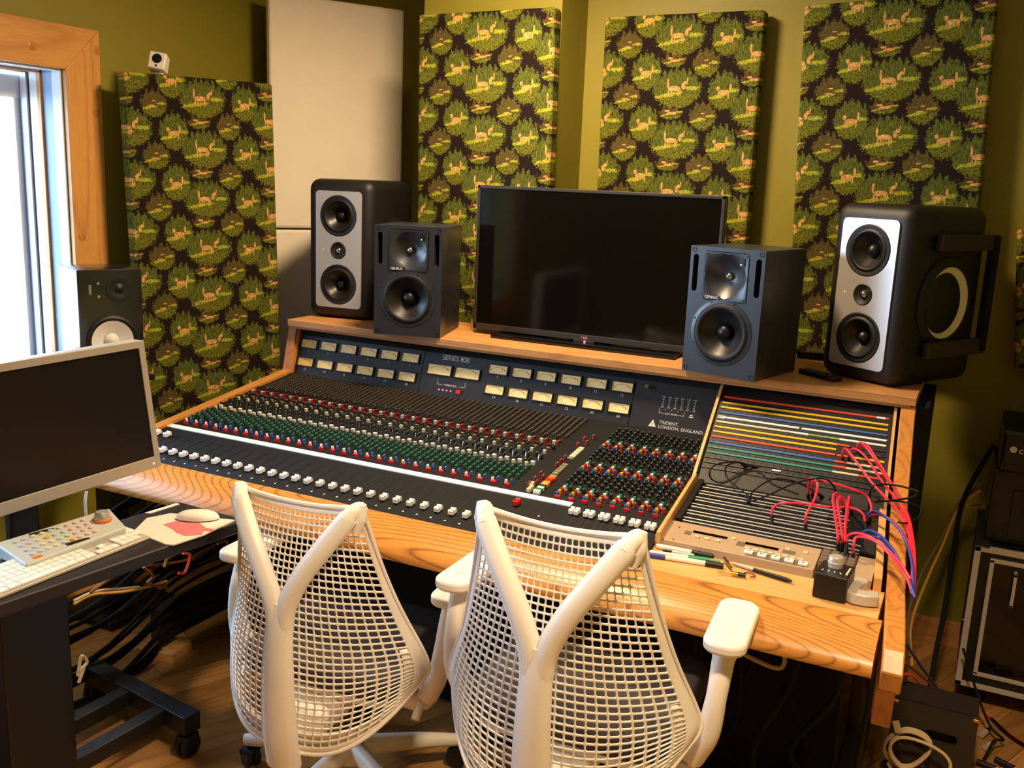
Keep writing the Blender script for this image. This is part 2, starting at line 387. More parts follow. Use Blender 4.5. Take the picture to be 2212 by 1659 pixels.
def clip(poly):
    for ax, lim, sg in ((0, X0, 1), (0, X1, -1), (1, Y0, 1), (1, Y1, -1)):
        out = []
        for i, p in enumerate(poly):
            q = poly[(i + 1) % len(poly)]; a = (p[ax] - lim) * sg; b = (q[ax] - lim) * sg
            if a >= 0: out.append(p)
            if a * b < 0:
                u = a / (a - b); out.append((p[0] + (q[0] - p[0]) * u, p[1] + (q[1] - p[1]) * u))
        poly = out
        if not poly: return poly
    return poly
pa = math.radians(66); pd = Vector((math.cos(pa), math.sin(pa))); pn = Vector((-pd.y, pd.x)); pw = 0.118; npl = 0
for r in range(-44, 44):
    off = random.uniform(0, 1.6); c = -6.5 + off
    while c < 6.5:
        ln = random.uniform(1.5, 2.3); a0 = c + 0.001; a1 = c + ln - 0.001; c += ln
        b0 = r * pw + 0.0008; b1 = (r + 1) * pw - 0.0008
        O = Vector((1.2, -1.0))
        poly = clip([tuple(O + pd * u + pn * v) for u, v in ((a0, b0), (a1, b0), (a1, b1), (a0, b1))])
        if len(poly) < 3: continue
        cx = sum(p[0] for p in poly) / len(poly); cy = sum(p[1] for p in poly) / len(poly)
        m = MB(); R = Matrix.Rotation(-pa, 2)
        loc = [R @ Vector((p[0] - cx, p[1] - cy)) for p in poly]
        m.prism([tuple(q) for q in loc], lambda u, v: (u, v, -0.012), lambda u, v: (u, v, 0.0))
        o = link('plank', m.mesh('plank', ['floorwood'], 0), fl, loc=(cx, cy, 0), rot=(0, 0, pa)); npl += 1
# baseboards
struct(MB().bb(0.905, X1, 0.705, 0.72, 0, 0.10).build('baseboard_back', 'oak', smooth=0, bevel=0.003))
struct(MB().bb(X0, X0 + 0.015, OY1 + 0.15, Y1, 0, 0.10).build('baseboard_left', 'oak_y', smooth=0, bevel=0.003))

# glazed sliding window in the left wall, pine casing
dr = struct(bpy.data.objects.new('window_1', None)); COL.objects.link(dr); dr.location = (X0 - 0.1, (OY0 + OY1) / 2, 0)
cw = 0.15; xs, xe = X0, X0 + 0.024
def casing(name, poly, mt):
    return MB().prism(poly, lambda y, z: (xs, y, z), lambda y, z: (xe, y, z)).build(name, mt, dr, smooth=0, bevel=0.004)
casing('casing_board', [(OY1, OB), (OY1 + cw, OB), (OY1 + cw, OZ + cw), (OY1, OZ)], 'pine')
casing('casing_board', [(OY0, OB), (OY0, OZ), (OY0 - cw, OZ + cw), (OY0 - cw, OB)], 'pine')
casing('casing_board', [(OY1, OZ), (OY1 + cw, OZ + cw), (OY0 - cw, OZ + cw), (OY0, OZ)], 'pine_x')
casing('casing_board', [(OY0 - cw, OB), (OY1 + cw, OB), (OY1 + cw, OB - 0.10), (OY0 - cw, OB - 0.10)], 'pine_x')
for ky, kz in ((OY1 + 0.12, 1.80), (OY1 + 0.135, 2.02), (OY1 - 0.13, 2.0), (OY1 + 0.03, 1.35)):   # knots in the boards
    MB().lathe([(0.0, 0.0012), (0.012, 0.001), (0.016, 0.0)], (xe, ky, kz), (1, 0, 0), 14).build('knot', M['oak_end'], dr)
# jamb liner seen through the reveal, from the room outwards
for (xa, xb, pr, mt) in ((-0.648, -0.602, 0.006, 'vinyl'), (-0.70, -0.648, 0.004, 'vinylblue'), (-0.722, -0.702, 0.012, 'pine'), (-0.764, -0.724, 0.008, 'vinyl'), (-0.779, -0.764, 0.004, 'darkmetal'), (-0.812, -0.779, 0.010, 'vinyl'), (-0.86, -0.812, 0.004, 'vinylblue')):
    MB().bb(xa, xb, OY1 - pr, OY1, OB + 0.03, OZ).build('jamb_strip', mt, dr, smooth=0, bevel=0.0015)
    MB().bb(xa, xb, OY0, OY1, OZ - pr, OZ).build('head_strip', 'vinyl' if mt == 'vinylblue' else mt, dr, smooth=0)
MB().bb(-0.86, -0.602, OY0, OY1, OB, OB + 0.03).build('sill', 'vinyl', dr, smooth=0)
for (xa, ya, yb) in ((-0.838, OY1 - 0.004, -1.66), (-0.80, -1.58, OY0)):
    sf = MB()
    for y in (ya - 0.011, yb + 0.011): sf.bb(xa - 0.012, xa + 0.012, y - 0.011, y + 0.011, OB + 0.03, OZ - 0.02)
    sf.bb(xa - 0.018, xa + 0.018, yb, ya, OB + 0.03, OB + 0.08).bb(xa - 0.018, xa + 0.018, yb, ya, OZ - 0.10, OZ - 0.02)
    so = sf.build('sash_frame', 'vinyl', dr, smooth=0, bevel=0.003)
    MB().bb(xa - 0.003, xa + 0.003, yb + 0.02, ya - 0.02, OB + 0.08, OZ - 0.10).build('pane', 'glass', so, smooth=0)
# ceiling lamps, above the frame
t = thing('ceiling_light', 'round flush ceiling lamp above the mixing console', 'ceiling light', (1.06, -0.32, CE))
MB().lathe([(0.20, 0.0), (0.20, -0.02), (0.185, -0.03), (0.0, -0.03)], (0, 0, 0), (0, 0, 1), 32).build('rim', 'white', t, local=True)
MB().lathe([(0.175, -0.031), (0.16, -0.036), (0.0, -0.038)], (0, 0, 0), (0, 0, 1), 32).build('glass_cover', 'lampglow', t, local=True)
t = thing('ceiling_light', 'small recessed ceiling downlight above the chairs', 'ceiling light', (2.38, -1.95, CE))
MB().lathe([(0.105, 0.0), (0.105, -0.006), (0.082, -0.008), (0.080, 0.0)], (0, 0, 0), (0, 0, 1), 28).build('rim', 'white', t, local=True)
MB().lathe([(0.080, -0.003), (0.0, -0.003)], (0, 0, 0), (0, 0, 1), 28).build('glass_cover', 'lampglow', t, local=True)

# ------------------------------------------------------------ acoustic panels
def panel(name, mt, label, TL, TR, h, th, tilt=0.0, side=None, group=None, cat='acoustic panel'):
    "upright padded panel: top corners given, local x along the width, local z up, front at local y=0"
    TL, TR = Vector(TL), Vector(TR); d = TR - TL; w = d.length; xa = d.normalized()
    up = Vector((0, 0, 1)); nrm = xa.cross(up).normalized(); up = nrm.cross(xa) * -1
    if up.z < 0: up = -up
    if tilt: up = (Matrix.Rotation(tilt, 3, xa) @ up)
    ya = up.cross(xa)
    o = None
    m = MB(); m.box((w / 2, th / 2, -h / 2), (w, th, h))
    me = m.mesh(name, [mt], 40)
    o = link(name, me, None, 0.012, 3)
    o.matrix_world = Matrix(((xa.x, ya.x, up.x, TL.x), (xa.y, ya.y, up.y, TL.y), (xa.z, ya.z, up.z, TL.z), (0, 0, 0, 1)))
    return tag(o, label, cat, group)
G = 'deer print wall panels'
panel('fabric_panel', 'deer', 'tall deer-print panel standing left of the console behind the mixing desk cheek', (-0.424, -0.373, 1.944), (-0.232, 0.204, 1.959), 1.945, 0.06, 0.0, group=G)
panel('fabric_panel', 'deer', 'deer-print panel between the cream panel and the wall step, behind the left pair of speakers', (0.322, 0.405, 2.236), (0.905, 0.405, 2.244), 1.22, 0.065, group=G)
panel('fabric_panel', 'deer', 'deer-print panel behind the right half of the television', (1.012, 0.632, 2.241), (1.616, 0.632, 2.246), 1.22, 0.065, group=G)
panel('fabric_panel', 'deer', 'rightmost large deer-print panel, behind the right speakers', (1.749, 0.632, 2.254), (2.353, 0.632, 2.283), 1.22, 0.065, group=G)
panel('fabric_panel', 'deer', 'small deer-print panel cut off at the right edge of the picture', (2.505, 0.62, 1.53), (3.10, 0.62, 1.60), 0.47, 0.065, group=G)
panel('linen_panel', 'linen', 'tall cream linen panel leaning across the left corner, upper piece', (-0.416, 0.404, 2.355), (-0.083, 0.937, 2.355), 0.985, 0.05, group='cream linen panels')
panel('linen_panel', 'linen', 'cream linen panel in the left corner, lower piece behind the black and white speaker', (-0.416, 0.404, 1.362), (-0.083, 0.937, 1.362), 1.34, 0.05, group='cream linen panels')
# security camera on the left panel
cp = thing('security_camera', 'small white cube camera sitting on top of the left deer panel', 'camera', (-0.392, -0.238, 1.947), math.radians(34))
RC = Matrix.Rotation(math.radians(-14), 3, 'X') @ Matrix.Rotation(math.radians(8), 3, 'Y')
MB().box((0, 0, 0.041), (0.060, 0.060, 0.062), R=RC).build('camera_body', 'white', cp, bevel=0.004, local=True)
fc = lambda x, z, out: Vector((0, 0, 0.041)) + RC @ Vector((x, -0.030 - out, z)); fd = RC @ Vector((0, -1, 0))
MB().lathe([(0.017, 0.0), (0.017, 0.0025), (0.014, 0.003), (0.0, 0.002)], fc(0, 0.006, 0), fd, 22).build('lens', 'screen', cp, local=True)
MB().lathe([(0.004, 0.0), (0.004, 0.001), (0.0, 0.001)], fc(0, -0.020, 0), fd, 12).build('sensor_dot', 'black', cp, local=True)
MB().box((0, 0.004, 0.004), (0.03, 0.03, 0.008)).build('foot', 'white', cp, bevel=0.002, local=True)
# ------------------------------------------------------------ the mixing console
Z0 = 1.05
def zs(y): return 0.8388 + 0.1236 * y          # sloping control surface
SL = math.atan(0.1236)
con = thing('mixing_console', 'long oak-framed analogue mixing console with rows of knobs, meters and patchbay', 'mixing console', (1.15, -0.40, 0))
# meter bridge panel leans back: local frame
PB = Vector((0, -0.0012, 0.8381)); PU = Vector((0, 0.0592, 0.1704)).normalized(); PNn = Vector((0, -PU.z, PU.y))
def on_panel(x, z, out=0.0): return Vector((x, 0.0392 + (z - 0.9545) * 0.3475, z)) + PNn * out
RP = Matrix(((1, 0, 0), (0, PU.y, PNn.y), (0, PU.z, PNn.z)))     # columns: x, up, normal
EUP = RP.to_euler()
XL, XD = 0.0127, 1.722                       # left cheek, divider at the top
# shelf
MB().bb(0, 2.299, 0.0, 0.46, Z0 - 0.026, Z0).build('shelf', 'oak', con, smooth=0, bevel=0.002)
MB().bb(0.012, 2.285, 0.012, 0.05, Z0 - 0.036, Z0 - 0.026).build('shelf_moulding', 'oak', con, smooth=0, bevel=0.002)
# meter panel in three plates
MPN = []
for xa, xb in ((0.026, 0.604), (0.606, 1.428), (1.430, 1.716)):
    a, b = on_panel(0, Z0 - 0.034), on_panel(0, 0.836)
    MPN.append(MB().prism([(a.y, a.z), (b.y, b.z), (b.y + 0.012, b.z), (a.y + 0.012, a.z)], lambda y, z: (xa, y, z), lambda y, z: (xb, y, z)).build('meter_panel', 'panel', con, smooth=0, bevel=0.001))
def mpn(x): return MPN[0] if x < 0.605 else MPN[1] if x < 1.429 else MPN[2]
# control surface
MB().prism([(0.01, zs(0.01)), (-0.895, zs(-0.895)), (-0.895, zs(-0.895) - 0.05), (0.01, zs(0.01) - 0.1)], lambda y, z: (XL, y, z), lambda y, z: (1.724 + (-y) * 0.062, y, z)).build('control_surface', 'blackmat', con, smooth=0)
# body below and behind
MB().bb(0.02, 2.285, 0.05, 0.43, 0.60, Z0 - 0.028).build('rear_case', 'blackmat', con, smooth=0)
MB().prism([(0.05, 0.80), (-0.89, 0.68), (-0.89, 0.655), (0.05, 0.60)], lambda y, z: (0.02, y, z), lambda y, z: (2.30, y, z)).build('under_tray', 'blackmat', con, smooth=0)
# left cheek (thin oak end)
ck = [(0.06, Z0 - 0.026), (0.03, Z0 - 0.03), (-0.012, 0.850), (-0.30, zs(-0.30) + 0.012), (-0.895, zs(-0.895) + 0.010), (-0.895, 0.66), (0.06, 0.60)]
MB().prism(ck, lambda y, z: (XL - 0.030, y, z), lambda y, z: (XL + 0.008, y, z)).build('left_cheek', 'oak_y', con, smooth=0, bevel=0.002)
MB().prism([(0.064, Z0 - 0.03), (0.043, Z0 - 0.03), (-0.016, 0.84), (0.004, 0.84)], lambda y, z: (XL - 0.012, y, z), lambda y, z: (XL + 0.016, y, z)).build('bridge_end_trim', 'oak_end', con, smooth=0, bevel=0.001)
# right cheek: thick oak end, follows the profile of the front
def cx(y): return 2.253 + max(0, -y) * 0.082
ckr = [(0.02, Z0 - 0.028), (-0.03, Z0 - 0.055), (-0.30, 0.815), (-0.60, 0.768), (-0.80, 0.752), (-0.95, 0.748), (-1.035, 0.735), (-1.068, 0.700), (-1.055, 0.655), (-1.00, 0.625), (-0.90, 0.600), (-0.86, 0.47), (-0.80, 0.47), (-0.80, 0.595), (0.02, 0.60)]
MB().prism(ckr, lambda y, z: (cx(y) + 0.006, y, z), lambda y, z: (cx(y) + 0.047, y, z)).build('right_cheek', 'oak_end', con, smooth=30, bevel=0.003)
# black side of the rear case
MB().bb(2.29, 2.335, 0.03, 0.43, 0.30, Z0 - 0.03).build('side_panel', 'blackmat', con, smooth=0, bevel=0.003)
# divider between surface and patchbay
dv = [(0.03, Z0 - 0.04), (0.018, Z0 - 0.045), (-0.33, 0.800), (-0.74, 0.760), (-0.74, 0.70), (0.03, 0.70)]
MB().prism(dv, lambda y, z: (1.721 - y * 0.066, y, z), lambda y, z: (1.730 - y * 0.066, y, z)).build('divider', 'tray', con, smooth=0)
MB().prism([(-0.335, 0.812), (-0.345, 0.816), (-0.745, 0.772), (-0.745, 0.72), (-0.335, 0.76)], lambda y, z: (1.733 - y * 0.054, y, z), lambda y, z: (1.743 - y * 0.054, y, z)).build('bay_frame', 'tray', con, smooth=0, bevel=0.001)
MB().prism([(-0.335, 0.806), (-0.74, 0.765), (-0.74, 0.70), (-0.335, 0.72)], lambda y, z: (cx(y) - 0.022, y, z), lambda y, z: (cx(y) - 0.004, y, z)).build('bay_frame', 'tray', con, smooth=0, bevel=0.001)
MB().prism([(0.02, Z0 - 0.04), (-0.30, 0.828), (-0.30, 0.78), (0.02, 0.95)], lambda y, z: (cx(y) - 0.012, y, z), lambda y, z: (cx(y) - 0.004, y, z)).build('bay_edge', 'tray', con, smooth=0)
# armrest bullnose (rounded oak front)
nose2 = [(-0.880, 0.655), (-0.880, 0.7265)] + [(-0.886 - 0.152 * math.cos(math.radians(a_)), 0.674 + 0.054 * math.sin(math.radians(a_))) for a_ in range(88, -12, -7)]
MB().prism(nose2, lambda y, z: (-0.005, y, z), lambda y, z: (2.328, y, z)).build('armrest', 'bullnose', con, smooth=60)
# flat tray in front of the patchbay
MB().prism([(-0.735, 0.733), (-0.878, 0.7265), (-0.878, 0.70), (-0.735, 0.70)], lambda y, z: (1.768, y, z), lambda y, z: (2.318, y, z)).build('front_tray', 'tray', con, smooth=0)
# legs / stand feet
for (lx, nm) in ((0.085, 'l'), (2.27, 'r')):
    MB().bb(lx - 0.025, lx + 0.025, -0.80, 0.25, 0.045, 0.17).build('stand_foot', 'darkmetal', con, smooth=0, bevel=0.008)
    MB().bb(lx - 0.025, lx + 0.025, -0.35, -0.27, 0.15, 0.66).build('stand_post', 'darkmetal', con, smooth=0, bevel=0.004)
    for y in (-0.775, 0.20): MB().cyl((lx, y, 0.036), (lx, y, 0.05), 0.012, n=12).build('levelling_foot', 'chrome', con)
MB().bb(0.50, 2.24, -0.58, -0.565, 0.02, 0.66).build('added_shade_panel', 'blackmat', con, smooth=0)  # black sheet added to stand in for the deep shade under the console

# ---- meters
def meter(x, z, w, h, num=None, amber=False, big=False):
    o = on_panel(x, z, 0.0)
    me = meter_mesh(w, h, amber, big)
    mo = link('vu_meter', me, mpn(x), loc=o, rot=EUP)
    if num:
        q = on_panel(x + (0.002 if not big else 0), z - h / 2 - 0.011, 0.0012)
        link('meter_number', text_mesh(str(num), 0.0135), mpn(x), loc=q, rot=EUP)
    return mo
_mm = {}
def meter_mesh(w, h, amber, big):
    k = (w, amber)
    if k in _mm: return _mm[k]
    m = MB(); b = 0.0035
    # bezel
    for (x0, x1, y0, y1) in ((-w / 2 - b, w / 2 + b, h / 2, h / 2 + b), (-w / 2 - b, w / 2 + b, -h / 2 - b, -h / 2), (-w / 2 - b, -w / 2, -h / 2, h / 2), (w / 2, w / 2 + b, -h / 2, h / 2)):
        m.bb(x0, x1, y0, y1, 0.0, 0.005, 0)
    m.bb(-w / 2, w / 2, -h / 2, h / 2, 0.0, 0.0016, 1)
    # scale arc: black then red, needle
    R = w * 0.62; cy = -h * 0.5 - w * 0.28
    pts = [(R * math.sin(a), cy + R * math.cos(a)) for a in [math.radians(-42 + i * 84 / 16) for i in range(17)]]
    for i in range(16):
        (xa, ya), (xb, yb) = pts[i], pts[i + 1]; red = i >= 11; t = 0.0011 if red else 0.0004
        m.quad((xa, ya - t, 0.0019), (xb, yb - t, 0.0019), (xb, yb + t, 0.0019), (xa, ya + t, 0.0019), 3 if red else 2)
        if i % 2 == 0: m.quad((xa - .0003, ya, 0.0019), (xa + .0003, ya, 0.0019), (xa * 1.07 + .0003, ya + 0.004, 0.0019), (xa * 1.07 - .0003, ya + 0.004, 0.0019), 2)
    x, y = pts[0]
    m.quad((-w * 0.18, -h * 0.5, 0.002), (-w * 0.18 + .0006, -h * 0.5, 0.002), (x * 0.95 + .0006, y, 0.002), (x * 0.95, y, 0.002), 2)
    _mm[k] = m.mesh('vu_meter', ['black', 'meterdark' if amber else 'meter', 'ink', 'redink'], 0)
    return _mm[k]
for i in range(6):
    meter(0.077 + 0.0941 * i, 0.9545, 0.072, 0.031, i + 1, i in (0,))
    meter(0.077 + 0.0941 * i, 0.8863, 0.072, 0.031, i + 13, i in (0,))
    meter(0.9161 + 0.0941 * i, 0.9545, 0.072, 0.031, i + 7)
    meter(0.9161 + 0.0941 * i, 0.8863, 0.072, 0.031, i + 19)
for x in (0.679, 0.7965): meter(x, 0.927, 0.098, 0.036, None, False, True)
def ptext(body, x, z, size, name='lettering', align='CENTER', mname='text', space=1.0):
    return link(name, text_mesh(body, size, mname, align, space=space), mpn(x), loc=on_panel(x, z, 0.0008), rot=EUP)
ptext('SERIES 80B', 0.739, 0.972, 0.027, 'series_lettering', space=0.92)
ptext('STEREO BUS', 0.736, 0.8775, 0.0095, 'bus_lettering')
for xa, xb, za, zb in ((0.679, 0.6802, 0.8775, 0.897), (0.7953, 0.7965, 0.8775, 0.897), (0.679, 0.702, 0.8770, 0.8782), (0.770, 0.7965, 0.8770, 0.8782)):
    p = [on_panel(xa, za, .0006), on_panel(xb, za, .0006), on_panel(xb, zb, .0006), on_panel(xa, zb, .0006)]
    MB().quad(*p).build('bracket_line', 'text', con, smooth=0)
for i in range(4):
    MB().lathe([(0.0026, 0), (0.0026, 0.002), (0.0, 0.0035)], on_panel(0.692 + 0.0165 * i, 0.8592), PNn, 10).build('status_led', 'ledred', con)
MB().box(on_panel(0.775, 0.8592, 0.003), (0.018, 0.015, 0.008), R=RP).build('red_switch', 'red', con, bevel=0.001)
tr_ = [on_panel(1.4974, 0.8445, .0008), on_panel(1.5235, 0.8445, .0008), on_panel(1.5105, 0.8675, .0008)]
MB().add(tr_, [(0, 1, 2)]).build('triangle_logo', 'text', con, smooth=0)
ptext('V', 1.5105, 0.852, 0.010, 'logo_mark', mname='ink')
ptext('TRIDENT,', 1.531, 0.8615, 0.0150, 'maker_lettering', 'LEFT', space=1.05)
ptext('LONDON, ENGLAND.', 1.531, 0.8475, 0.0150, 'maker_lettering', 'LEFT', space=1.05)
MB().lathe([(0.004, 0), (0.004, 0.010), (0.0065, 0.010), (0.0065, 0.014), (0.0, 0.014)], on_panel(1.4735, 0.966), PNn, 16).build('toggle_bush', 'chrome', con)
for i in range(6):
    ptext('+10\n+5\n 0\n-5\n-10', 1.533 + 0.0212 * i, 0.926, 0.0085, 'aux_scale', space=0.9)
ptext('AUX SENDS', 1.568, 0.8905, 0.008, 'aux_lettering')
for z_, w_ in ((0.896, 0.010), (0.8905, 0.014)): MB().box(on_panel(1.634, z_, 0.0005), (w_, 0.003, 0.0006), R=RP).build('printed_mark', 'text', mpn(1.634), smooth=0)
for xa, xb, za, zb in ((1.526, 1.527, 0.8905, 0.905), (1.609, 1.610, 0.8905, 0.905), (1.526, 1.545, 0.890, 0.891), (1.592, 1.610, 0.890, 0.891)):
    MB().quad(on_panel(xa, za, .0006), on_panel(xb, za, .0006), on_panel(xb, zb, .0006), on_panel(xa, zb, .0006)).build('bracket_line', 'text', con, smooth=0)
for i in range(3): ptext(str(i + 1), 1.546 + 0.021 * i, 0.903, 0.008, 'aux_number')
for x in (0.60, 0.84, 0.87, 1.40):
    MB().lathe([(0.0028, 0), (0.002, 0.0015), (0, 0.0015)], on_panel(x, 1.002), PNn, 10).build('panel_screw', 'darkmetal', con)

# ---- channel controls; every kind shares one mesh
RS = Matrix.Rotation(SL, 3, 'X'); ES = (SL, 0, 0)
def knobmesh(name, mt, r=0.0062, h=0.014, capmt=None):
    return MB().lathe([(r * 1.12, 0), (r * 1.12, 0.003), (r * 0.92, 0.0035), (r * 0.84, h * 0.93), (r * 0.7, h), (0, h)], (0, 0, 0), (0, 0, 1), 12, ms=[0, 0, 0, 0, 1]).box((0, r * 0.45, h + 0.0003), (0.0009, r * 0.8, 0.0006), 2).mesh(name, [mt, capmt or mt, 'text'], 40)
def btnmesh(name, mt, w=0.008, d=0.008, h=0.009):
    return MB().box((0, 0, h / 2), (w, d, h)).mesh(name, [mt], 0)
K = {'green': knobmesh('equaliser_knob', 'green'), 'black': knobmesh('rotary_knob', 'knobblack'), 'dred': knobmesh('gain_knob', 'darkred'),
     'blue': knobmesh('pan_knob', 'blue', 0.0046, 0.013), 'white': knobmesh('fader_trim_knob', 'cap', 0.0046, 0.012), 'sub': knobmesh('send_knob', 'knobblack', 0.0062, 0.012),
     'redb': btnmesh('mute_button', 'red', 0.015, 0.008, 0.009), 'creamb': btnmesh('push_button', 'cream', 0.010, 0.008, 0.011), 'greyb': btnmesh('push_button', 'greycap', 0.010, 0.008, 0.010),
     'dredb': btnmesh('phase_button', 'darkred', 0.013, 0.008, 0.008), 'whiteb': btnmesh('filter_button', 'cap', 0.013, 0.008, 0.012)}
K['toggle'] = MB().cyl((0, 0, 0), (0, 0, 0.004), 0.003, n=8).cyl((0, 0, 0.003), (0, 0.008, 0.022), 0.0012, 0.0017, n=8).mesh('toggle_switch', ['chrome'], 40)
def ctl(name, key, x, y): return link(name, K[key], con, loc=(x, y, zs(y)), rot=ES)
CH = [0.050 + 0.0438 * i for i in range(29)]
rt = MB()
for ci, x in enumerate(CH):
    ctl('mute_button', 'redb', x + 0.008, -0.606); ctl('fader_trim_knob', 'white', x - 0.004, -0.590); ctl('pan_knob', 'blue', x + 0.010, -0.583)
    for j in range(4):
        y = -0.556 + 0.0245 * j
        ctl('equaliser_knob', 'green', x - 0.010, y); ctl('equaliser_knob', 'green', x + 0.011, y + 0.012)
    ctl('push_button', 'creamb', x - 0.008, -0.447); ctl('filter_button', 'whiteb', x + 0.008, -0.436); ctl('toggle_switch', 'toggle', x + 0.014, -0.412)
    ctl('rotary_knob', 'black', x - 0.010, -0.415); ctl('rotary_knob', 'black', x + 0.012, -0.385); ctl('rotary_knob', 'black', x - 0.010, -0.372)
    ctl('push_button', 'creamb', x + 0.002, -0.340); ctl('push_button', 'greyb', x + 0.002, -0.312); ctl('rotary_knob', 'black', x - 0.012, -0.328)
    ctl('rotary_knob', 'black', x + 0.015, -0.300)
    ctl('phase_button', 'dredb', x - 0.008, -0.282); ctl('gain_knob', 'dred', x + 0.012, -0.262); ctl('push_button', 'creamb', x - 0.003, -0.256); ctl('phase_button', 'dredb', x + 0.008, -0.240)
    ctl('rotary_knob', 'black', x - 0.008, -0.222)
    for cc in (-0.011, 0.011):
        for j in range(15):
            y = -0.197 + 0.0125 * j
            rt.box((x + cc, y, zs(y) + 0.003), (0.0085, 0.0075, 0.008), R=RS)
rt.build('routing_switches', 'routing', con, smooth=0)['kind'] = 'stuff'
# strip under the knobs
def slab(name, mt, xa, xb, ya, yb, h, bev=0):
    return MB().prism([(ya, zs(ya)), (yb, zs(yb)), (yb, zs(yb) + h), (ya, zs(ya) + h)], lambda y, z: (xa, y, z), lambda y, z: (xb, y, z)).build(name, mt, con, smooth=0, bevel=bev)
slab('scribble_strip', 'strip', 0.018, 0.705, -0.656, -0.632, 0.003)
slab('scribble_strip', 'strip', 0.707, 1.500, -0.656, -0.632, 0.003)
# fader tracks with scales
def faderbay(x, y0, y1, sl):
    sl.box((x, (y0 + y1) / 2, zs((y0 + y1) / 2) + 0.0004), (0.0022, y1 - y0, 0.0008), 0, RS)
    for j in range(11):
        y = y0 + (y1 - y0) * j / 10
        sl.box((x - 0.0085, y, zs(y) + 0.0004), (0.008, 0.0008, 0.0006), 1, RS); sl.box((x + 0.0085, y, zs(y) + 0.0004), (0.008, 0.0008, 0.0006), 1, RS)
fm = MB()
for (y, z) in ((-1, 0.0),): pass
fm.prism([(-0.0125, 0.004), (0.0125, 0.004), (0.0125, 0.014), (0.0085, 0.0175), (0.0045, 0.0165), (0.0, 0.0105), (-0.0045, 0.0165), (-0.0085, 0.0175), (-0.0125, 0.014)], lambda y, z: (-0.0075, y, z), lambda y, z: (0.0075, y, z))
fm.box((0, 0, 0.002), (0.004, 0.006, 0.006), 0)
FC = fm.mesh('fader_cap', ['cap'], 0); FC2 = FC.copy(); FC2.materials.clear(); FC2.materials.append(M['red'])
FCw = FC.copy()
for v_ in FCw.vertices: v_.co.x *= 0.72
tk = MB()
for ci, x in enumerate(CH):
    y = -0.829
    if ci in (0, 1): y = -0.724
    link('fader_cap', FC, con, loc=(x, y, zs(y)), rot=ES); faderbay(x, -0.862, -0.70, tk)
    tk.add([(x - 0.004, -0.872, zs(-0.872) + .0005), (x + 0.004, -0.872, zs(-0.872) + .0005), (x, -0.864, zs(-0.864) + .0005)], [(0, 1, 2)], 2)
SUBX = [1.517 + 0.0212 * i + (0.004 if i % 2 == 0 else -0.002) for i in range(12)]
for i, x in enumerate(SUBX):
    link('fader_cap', FCw, con, loc=(x, -0.690, zs(-0.690)), rot=ES); faderbay(x, -0.86, -0.70, tk)
link('fader_cap', FCw, con, loc=(1.735, -0.80, zs(-0.80)), rot=ES)
link('fader_cap', FC2, con, loc=(1.364, -0.705, zs(-0.705)), rot=ES); faderbay(1.364, -0.86, -0.69, tk)
tk.build('fader_scales', ['rubber', 'darkmetal', 'text'], con, smooth=0)['kind'] = 'stuff'
MB().lathe([(0.003, 0), (0.0, 0.003)], (1.447, -0.742, zs(-0.742)), (0, 0, 1), 8).build('status_led', 'ledred', con)
# master column between the channels and the subgroups
for j in range(5): ctl('gain_knob', 'dred', 1.345 + (0.012 if j % 2 else -0.004), -0.58 + 0.020 * j)
for j in range(3): ctl('gain_knob', 'dred', 1.357, -0.42 + 0.03 * j)
for j in range(4): ctl('gain_knob', 'dred', 1.352 + 0.02 * (j % 2), -0.25 + 0.028 * j)
for j in range(5): ctl('push_button', 'creamb', 1.356 if j < 3 else 1.348, -0.615 + 0.011 * j)
for j, c in enumerate(('cap', 'brightgreen', 'cap', 'knobblack', 'yellow', 'yellow', 'red', 'red', 'orange', 'orange')):
    y = -0.618 + 0.0125 * j
    MB().box((1.383, y, zs(y) + 0.006), (0.020, 0.0105, 0.011), R=RS).build('group_button', c, con, smooth=0, bevel=0.0008)
for j in range(13):
    y = -0.475 + 0.0175 * j
    if 5 <= j <= 6: continue
    MB().box((1.376 if j < 5 else 1.370, y, zs(y) + 0.003), (0.018, 0.013, 0.006), R=RS).build('assign_button', 'greycap' if j < 8 else 'cream', con, smooth=0, bevel=0.0006)
# subgroup section: eight strips, three groups
SX = [1.433 + 0.0405 * i for i in range(8)]
tg = {c: btnmesh('routing_tab', c, 0.0075, 0.009, 0.011) for c in ('brightgreen', 'cap', 'red', 'yellow', 'blue')}
for gi, (yb, n) in enumerate(((-0.235, 3), (-0.42, 3), (-0.603, 3))):
    for i, x in enumerate(SX):
        xx = x + 0.0 if gi == 0 else x + 0.006 * (gi)
        for j, c in enumerate(('blue', 'yellow', 'red', 'cap', 'brightgreen')):
            y = yb + 0.0145 * j
            link('routing_tab', tg[c], con, loc=(xx - 0.006 + 0.001 * j, y, zs(y)), rot=ES)
        ctl('gain_knob', 'dred', xx + 0.014, yb + 0.016)
        if gi == 2: link('mute_button', K['redb'], con, loc=(xx + 0.002, yb - 0.016, zs(yb - 0.016)), rot=ES)
        else: MB().lathe([(0.002, 0), (0.0, 0.003)], (xx + 0.018, yb - 0.006, zs(yb) + 0.003), (0, 0, 1), 6).build('status_led', 'ledred', con)
        for j in range(4):
            y = yb + 0.083 + 0.026 * j
            if y > -0.03: continue
            ctl('send_knob', 'sub', xx - 0.010, y); ctl('send_knob', 'sub', xx + 0.011, y + 0.008)
        y = yb + 0.045
        ctl('send_knob', 'sub', xx + 0.014, y)
